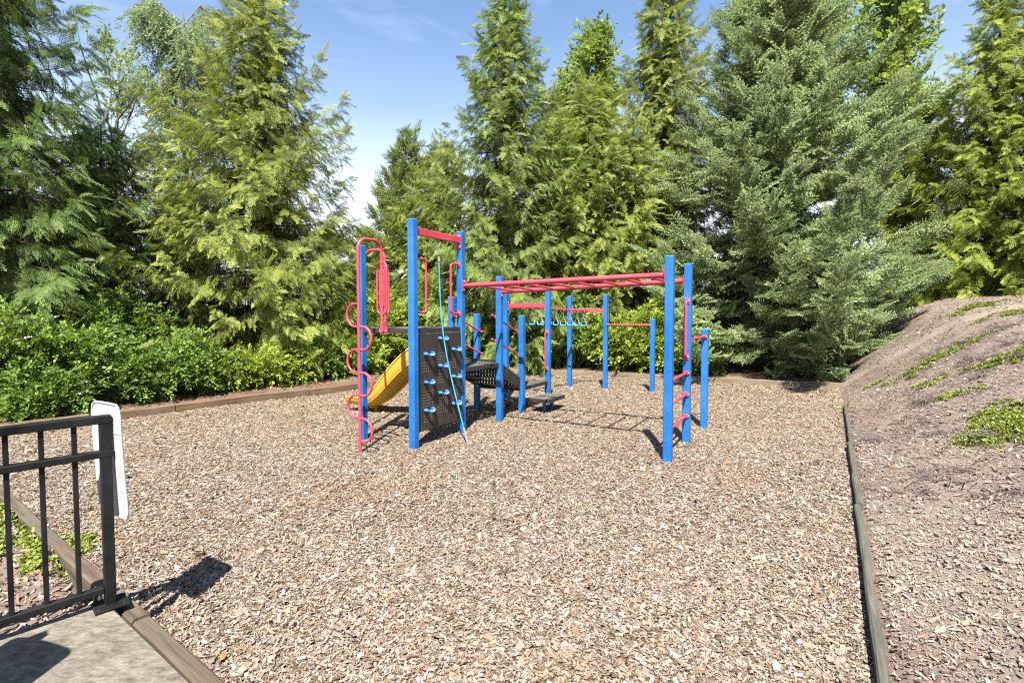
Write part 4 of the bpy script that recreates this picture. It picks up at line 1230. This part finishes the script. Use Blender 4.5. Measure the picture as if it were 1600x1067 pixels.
def broadleaf(name, label, cat, x, y, Ht, Rd, shape='twig', leaf='decid', seed=1, n_limb=16, scl=.5, dens=1.0, upright=.8, first=.15, bark='bark_grey', group='broad-leaved trees behind the conifers', weep=0.0, trunk_r=None, sub=6):
    """trunk, limbs that fork, sprays on the twigs"""
    r = np.random.default_rng(seed); z0 = gz(x, y) - .05; org = (x, y, z0)
    root = empty(name, org); tag(root, label, cat, group)
    up = np.array([0, 0, 1.])
    tp = [np.array([x + .10*Rd*math.sin(3*t+seed), y + .10*Rd*math.cos(2.5*t+seed), z0 + Ht*.94*t]) for t in np.linspace(0, 1, 11)]
    mb = MB(); trunk_mesh(mb, tp, trunk_r or (.016*Ht+.02), .015); mb.build('trunk', M[bark], root)
    limb = MB(); Pp, X, S = [], [], []
    for b in range(n_limb):
        t = first + (.97-first)*((b+r.uniform(0, .9))/n_limb); k = min(int(t*10), 9); p = tp[k]*(1-(t*10-k)) + tp[k+1]*(t*10-k)
        az = b*2.4 + r.uniform(-.5, .5); o = np.array([math.cos(az), math.sin(az), 0])
        rel = (t-first)/(1-first); Lb = Rd*(.35+1.05*math.sin(math.pi*(.18+.74*rel)))*r.uniform(.75, 1.15)
        e = upright*r.uniform(.75, 1.2); pts = [p]; d = o*math.cos(e) + up*math.sin(e)
        for s_ in range(7):
            d = d + r.normal(0, .12, 3) + up*(.05 - weep*.16*s_/3); d /= np.linalg.norm(d); pts.append(pts[-1] + d*Lb/6.)
        limb.tube(pts, np.linspace(.012+.010*Lb, .005, 8), 5, cap=False)
        for j in range(sub):
            f = .25 + .75*(j+r.uniform(0, 1))/sub; kk = min(int(f*7), 6); q0 = pts[kk]*(1-(f*7-kk)) + pts[kk+1]*(f*7-kk)
            dd_ = r.normal(0, 1, 3); dd_[2] = abs(dd_[2])*.6 + .1 - weep*1.3; dd_ = dd_/np.linalg.norm(dd_)*.9 + d*.5; Ls = Lb*.30*r.uniform(.5, 1.2)
            sp = [q0 + dd_*Ls*h_/4. - up*weep*.10*Ls*h_*h_/4. for h_ in range(5)]
            limb.tube(sp, np.linspace(.009, .003, 5), 4, cap=False)
            nt = max(3, int(6*dens*(.5+Ls)))
            for _ in range(nt):
                g = r.uniform(.1, 1); kk2 = min(int(g*4), 3); q = sp[kk2]*(1-(g*4-kk2)) + sp[kk2+1]*(g*4-kk2)
                v = dd_*.7 + r.normal(0, .65, 3) + up*(.15-weep*2.2); Pp.append(q); X.append(v)
        for _ in range(int(5*dens)):
            g = r.uniform(.5, 1); kk = min(int(g*7), 6); q = pts[kk]*(1-(g*7-kk)) + pts[kk+1]*(g*7-kk); Pp.append(q); X.append(d*.8 + r.normal(0, .5, 3) - up*weep*2)
    Pp, X = np.array(Pp), np.array(X); n = len(Pp)
    Nn = r.normal(0, .4, (n, 3)) + np.array([0, -.1, 1.0])
    if weep > .5: Nn = r.normal(0, 1, (n, 3))
    S = scl*r.uniform(.6, 1.25, n); Ti = np.clip(r.normal(.5, .22, n) + .12*np.sin(Pp[:, 0]*2.3+Pp[:, 2]*3), 0, 1)
    limb.build('limbs', M[bark], root)['kind'] = 'stuff'
    sprays('crown', root, org, shape, leaf, Pp, X, Nn, S, Ti, seed)
    return root

def shrub(label, x, y, Ht, rx, ry, leaf='shrub', seed=1, dens=1.0, shape='twig', scl=.34, group='leafy shrubs under the trees', blossoms=0):
    r = np.random.default_rng(seed); z0 = gz(x, y) - .03; org = (x, y, z0)
    root = empty('shrub', org); tag(root, label, 'shrub', group)
    up = np.array([0, 0, 1.]); st = MB(); Pp, X = [], []
    ns = int(15*(rx+ry)) + 10
    for b in range(ns):
        az = b*2.4 + r.uniform(-.4, .4); f = math.sqrt((b+.5)/ns)
        o = np.array([math.cos(az)*rx*f, math.sin(az)*ry*f, 0]); hh = Ht*(1-.55*f**2.2)*r.uniform(.68, 1.12)
        base = np.array([x, y, z0]) + o*.25 + np.array([r.normal(0, .05), r.normal(0, .05), 0]); tipp = np.array([x, y, z0]) + o*r.uniform(.9, 1.1) + up*hh
        c = base*.5+tipp*.5 + up*hh*.16 - o*.12
        pts = [base*(1-t)**2 + 2*c*t*(1-t) + tipp*t*t for t in np.linspace(0, 1, 7)]
        st.tube(pts, np.linspace(.010, .003, 7), 4, cap=False)
        on = o/(np.linalg.norm(o)+1e-6)
        nt = int(15*dens*(.45+hh))
        for _ in range(nt):
            t = r.uniform(.10, 1)**.75; kk = min(int(t*6), 5); q = pts[kk]*(1-(t*6-kk)) + pts[kk+1]*(t*6-kk)
            v = on*.7 + up*r.uniform(-.25, .7) + r.normal(0, .65, 3); Pp.append(q + r.normal(0, .05, 3)); X.append(v)
    Pp, X = np.array(Pp), np.array(X); Pp[:, 2] = np.maximum(Pp[:, 2], z0+.08); n = len(Pp)
    Nn = r.normal(0, .35, (n, 3)) + np.array([0, -.25, 1.0]); S = scl*r.uniform(.6, 1.25, n)
    Ti = np.clip(r.normal(.48, .2, n) + .18*np.sin(Pp[:, 0]*3.1+Pp[:, 2]*4+seed), 0, 1)
    st.build('stems', M['bark'], root)['kind'] = 'stuff'
    sprays('foliage', root, org, shape, leaf, Pp, X, Nn, S, Ti, seed)
    if blossoms:
        k = r.choice(n, blossoms, replace=False); k = k[np.argsort(-Pp[k, 2])][:blossoms]
        sprays('blossoms', root, org, 'flower', 'blossom', Pp[k] + np.array([0, -.04, .09]), r.normal(0, 1, (len(k), 3))*np.array([1, 1, .1]) + np.array([.01, 0, 0]), np.tile([0, -.3, 1.], (len(k), 1)), np.full(len(k), .055), np.full(len(k), .6), seed)
    return root

def at(px, Z): return ((px-800.)/800.*Z, Z)
def top(py, Z, px=None, zbase=0): return 1.6 + (488-py)*Z/800. - zbase

# trees, from the fence side round to the bank
conifer('hemlock_tree', 'big dark green drooping conifer at the picture edge above the fence', *at(-5, 9.2), 10.0, 2.85, 'feather', 'fir', 1, 230, 1.05, .48, .3, .82, .05, .30, .55, .60)
conifer('hemlock_tree', 'dark conical conifer standing between the fence side giant and the cedar', *at(165, 11.6), 5.6, 2.6, 'feather', 'fir', 2, 180, 1.1, .50, .2, .7, .05, .3, .5, .6)
conifer('hemlock_tree', 'dark conifer top showing behind the giant in the upper corner', *at(-40, 15), 14.0, 2.6, 'feather', 'fir', 3, 130, .7, .66, 2.0, .7, .1, .3, .5, .5)
broadleaf('broadleaf_tree', 'thin airy tree with sparse pale leaves beside the weeping birch', 'tree', *at(185, 17), 10.4, 2.0, 'twig', 'decid', 4, 18, .40, .55, 1.05, .25)
broadleaf('birch_tree', 'weeping blue green birch rising behind the olive cedar', 'tree', *at(288, 17.5), 12.2, 1.9, 'string', 'birch', 5, 30, .80, 1.7, 1.0, .3, 'bark_grey', weep=.9, sub=12)
conifer('cedar_tree', 'large olive green cedar with drooping sprays beside the slide', *at(415, 12.5), 10.0, 3.75, 'cedar', 'cedar', 6, 270, 1.1, .46, .25, .98, .15, .35, .65, .75)
conifer('cedar_tree', 'low olive cedar at the flank of the large cedar, near the birch', *at(292, 12.4), 4.5, 1.8, 'cedar', 'cedar', 26, 130, 1.1, .46, .2, .8, .15, .3, .6, .7)
conifer('fir_tree', 'small dark conifer with a narrow top above the blue wall posts', *at(637, 18), 7.7, 2.4, 'spruce', 'cedar_d', 7, 130, 1.0, .55, .3, .8, .2, .3, .4, .2)
conifer('cedar_tree', 'short soft cedar low in the sky gap behind the red arches', *at(575, 18.5), 4.4, 1.7, 'cedar', 'cedar_y', 8, 90, 1.0, .5, .2, .7, .2, .3, .5, .6)
conifer('cedar_tree', 'tall green cedar with a pointed top above the overhead ladder', *at(788, 14.7), 11.2, 3.2, 'cedar', 'cedar_d', 9, 270, 1.1, .46, .25, .80, .15, .3, .6, .7, ztint=.1)
conifer('cedar_tree', 'yellow green cedar filling the gap behind the hanging rings', *at(915, 15.4), 8.2, 2.9, 'cedar', 'cedar', 10, 210, 1.1, .46, .2, .65, .15, .35, .6, .7)
conifer('cedar_tree', 'bushy cedar low behind the climbing wall', *at(690, 16.4), 7.0, 2.5, 'cedar', 'cedar', 27, 160, 1.05, .46, .2, .68, .15, .35, .6, .7)
broadleaf('broadleaf_tree', 'slim upright light green tree poking up beside the tall cedar', 'tree', *at(925, 20), 12.2, 1.7, 'twig', 'decid', 11, 34, .52, 1.9, 1.25, .12, sub=7)
broadleaf('broadleaf_tree', 'very thin spire of pale leaves just beside the pointed cedar', 'tree', *at(874, 21), 11.2, .9, 'twig', 'decid', 12, 30, .50, 1.7, 1.35, .12, sub=6)
conifer('cedar_tree', 'tall olive cedar rising out of the picture beside the spruce', *at(1035, 16.6), 13.2, 3.7, 'cedar', 'cedar', 13, 280, 1.0, .52, .3, .90, .15, .35, .65, .75)
conifer('spruce_tree', 'huge blue green spruce with stiff spreading boughs behind the bars', *at(1205, 13.5), 11.4, 4.6, 'spruce', 'spruce', 14, 250, .80, .68, .35, .98, .22, .28, .45, .10, flat=.5, lump=.34)
conifer('spruce_tree', 'young bright spruce in front of the huge one, by the bank', *at(1268, 12.5), 3.7, 2.1, 'spruce', 'spruce', 15, 95, 1.3, .48, .12, .75, .15, .1, .45, .1, flat=.5, ztint=.15)
broadleaf('broadleaf_tree', 'bright leafy tree with two upright leaders beside the spruce top', 'tree', *at(1392, 17.5), 12.0, 1.3, 'bigtwig', 'decid', 16, 30, .52, 1.25, 1.2, .15, sub=8)
broadleaf('broadleaf_tree', 'leafy tree crown showing behind the very top of the spruce', 'tree', *at(1225, 18), 12.6, 2.0, 'bigtwig', 'decid', 17, 26, .52, 1.2, 1.0, .3, sub=8)
x_, y_ = at(1546, 14.6)
conifer('cedar_tree', 'golden green cedar with a thin bare top on the bank', x_, y_, 10.2, 3.6, 'cedar', 'cedar_y', 18, 250, 1.1, .48, .15, 1.2, .12, .35, .6, .65, thin_top=.4)
x_, y_ = at(1640, 13.6)
conifer('cedar_tree', 'golden green cedar cut by the picture edge on the bank', x_, y_, 7.6, 2.5, 'cedar', 'cedar_y', 19, 190, 1.1, .50, .15, .8, .12, .35, .6, .65)
conifer('cedar_tree', 'small green cedar in the notch between the spruce and golden cedar', *at(1440, 17.0), 7.0, 2.7, 'cedar', 'cedar_y', 20, 130, 1.0, .5, .2, .75, .15, .35, .6, .65)
conifer('cedar_tree', 'cedar half hidden between the olive cedar and the spruce flank', *at(985, 15.2), 7.4, 2.5, 'cedar', 'cedar', 21, 160, 1.1, .46, .2, .75, .15, .35, .6, .65)
conifer('cedar_tree', 'far low cedar seen through the sky gap beside the slide', *at(515, 19.5), 4.6, 2.0, 'cedar', 'cedar_d', 22, 90, 1.0, .55, .2, .7, .2, .3, .5, .6)

conifer('cedar_tree', 'green cedar wedged between the pointed cedar and the slim leafy tree', *at(858, 16.2), 8.3, 2.7, 'cedar', 'cedar_d', 31, 180, 1.05, .46, .2, .68, .15, .35, .6, .7)

# shrubs
SH = [
 ('dark leafy shrub with white blossoms at the picture edge behind the fence', 5, 7.6, 1.5, .95, .75, 'shrub', 12),
 ('rounded green shrub with white blossoms above the white sheet', 112, 8.2, 1.25, .85, .7, 'shrub', 12),
 ('tall green shrub under the dark conical conifer', 175, 9.7, 2.0, .9, .8, 'shrub', 6),
 ('low green shrub spilling towards the brown timber near the dark conifer', 205, 8.6, .85, .75, .55, 'shrub', 3),
 ('mid green shrub at the foot of the low olive cedar', 268, 9.4, 1.15, .85, .7, 'shrub', 0),
 ('low olive shrub against the timber at the fence end', 60, 7.35, .6, .6, .4, 'shrub', 3),
 ('small dark shrub beside the brown timber next to the lime row', 315, 9.5, .75, .6, .5, 'shrub', 0),
 ('small lime shrub at the foot of the large cedar, nearest the fence', 352, 9.9, .7, .55, .45, 'shrub_y', 0),
 ('second lime shrub in the row under the large cedar', 402, 10.3, .72, .65, .5, 'shrub_y', 0),
 ('third lime shrub in the row under the large cedar', 452, 10.9, .75, .65, .5, 'shrub_y', 0),
 ('green shrub by the low end of the yellow slide', 508, 11.6, .95, .75, .6, 'shrub', 0),
 ('low lime shrub close behind the slide end', 552, 12.3, .9, .7, .55, 'shrub_y', 0),
 ('bright lime shrub framed by the red pole and the blue wall post', 598, 13.9, 2.0, 1.15, .9, 'shrub_y', 0),
 ('lime shrub seen between the two wall posts', 672, 14.7, 2.2, 1.1, .9, 'shrub_y', 0),
 ('green shrub behind the ramp handrails', 745, 14.6, 1.9, 1.05, .9, 'shrub_y', 0),
 ('dark green shrub behind the pair of middle posts', 812, 14.4, 1.9, 1.0, .9, 'shrub', 0),
 ('dark green shrub behind the hanging rings', 878, 14.1, 2.1, 1.1, .9, 'shrub', 0),
 ('lime shrub beneath the chin bar', 985, 13.2, 1.75, 1.15, .8, 'shrub_y', 0),
 ('low lime shrub behind the shortest far post', 1035, 12.9, 1.15, .75, .6, 'shrub_y', 0),
 ('dark shrub in the gap between the far ring posts', 930, 14.0, 1.5, .8, .7, 'shrub', 0),
 ('low sprig of a shrub under the spruce boughs', 1092, 12.5, .55, .55, .4, 'shrub', 0),
]
for k, (lab, px, Z, hh, rx, ry, lf, bl) in enumerate(SH):
    shrub(lab, *at(px, Z), hh, rx, ry, lf, 100+k, 1.35 if Z < 11 else 1.1, scl=.27 if Z < 11 else .34, blossoms=bl)

# ------------------------------------------------------------------ creeping plants and dry stems on the bank
def patches(name, label, cat, spots, shape, leaf, scl, dens, seed, inside=None):
    r = np.random.default_rng(seed); Pp, X = [], []
    for (px, Z, rx, ry) in spots:
        cx, cy = px, Z
        n = int(dens*rx*ry*math.pi); a = r.uniform(0, 6.28, n); f = np.sqrt(r.uniform(0, 1, n))
        q = np.stack([cx + rx*f*np.cos(a), cy + ry*f*np.sin(a)], 1)
        keep = vnoise(q[:, 0]*4, q[:, 1]*4, seed+3) > (-.35 + .75*f*f)
        q = q[keep]; Pp.append(np.stack([q[:, 0], q[:, 1], ground_z(q[:, 0], q[:, 1])], 1))
    Pp = np.concatenate(Pp); n = len(Pp); a = r.uniform(0, 6.28, n)
    X = np.stack([np.cos(a), np.sin(a), np.zeros(n)], 1); Nn = np.tile([0, 0, 1.], (n, 1)) + r.normal(0, .2, (n, 3))
    o = sprays(name, None, (0, 0, 0), shape, leaf, Pp, X, Nn, scl*r.uniform(.6, 1.3, n), np.clip(r.normal(.5, .22, n), 0, 1), seed)
    return tag(o, label, kind='stuff')
def slope_pt(px, py, guess=6.0):
    """where the view through a picture point meets the bank, to plan the planting"""
    Zs = np.linspace(1.5, 20, 1500); zz = 1.6 - (py-488)*Zs/800.; g = ground_z((px-800)/800*Zs, Zs); k = np.argmax(g > zz); return ((px-800)/800*Zs[k], Zs[k])
gs = []
for px, py, rx, ry in ((1570, 690, .38, .30), (1590, 662, .30, .3), (1545, 690, .2, .15), (1540, 652, .3, .2), (1575, 650, .3, .2), (1560, 570, .6, .4), (1530, 580, .5, .3), (1500, 545, .5, .35), (1470, 555, .35, .25), (1590, 490, .8, .5), (1500, 488, .6, .4), (1545, 478, .6, .4), (1360, 606, .5, .12), (1385, 603, .2, .12), (1430, 590, .3, .15), (1320, 637, .14, .14), (1510, 618, .25, .15), (1480, 620, .2, .1), (1590, 700, .3, .2), (1480, 668, .2, .1)):
    gs.append((*slope_pt(px, py), rx, ry))
gs += [(*slope_pt(px, py), rx, ry) for px, py, rx, ry in ((1535, 640, .35, .22), (1565, 672, .45, .3), (1590, 640, .4, .3), (1450, 600, .35, .2), (1400, 640, .12, .1), (1440, 570, .4, .2), (1595, 560, .5, .4), (1515, 700, .18, .1))]
patches('creeping_ground_cover', 'yellow green creeping plants in patches on the bank', None, gs, 'tuft', 'cover', .062, 420, 41)
patches('bed_ground_cover', 'green creeping plant between the black railing and the brown timber', None, [(-3.25, 3.25, .45, .38), (-2.85, 2.95, .30, .22), (-3.7, 3.6, .4, .3), (-3.3, 2.95, .3, .2), (-3.9, 3.3, .5, .4)], 'tuft', 'cover', .07, 620, 42)
ds = []
for px, py, rx, ry in ((1560, 720, .6, .35), (1500, 660, .6, .3), (1450, 640, .6, .3), (1585, 770, .35, .3), (1530, 600, .9, .5), (1580, 540, 1.0, .6), (1420, 620, .5, .3), (1400, 680, .5, .3), (1520, 700, .5, .3), (1480, 760, .4, .25), (1560, 800, .25, .2), (1540, 520, .9, .6)):
    ds.append((*slope_pt(px, py), rx, ry))
patches('dry_stems', 'bare purplish grey dry stems lying over the bank', None, ds, 'stems', 'heather', .20, 50, 43)
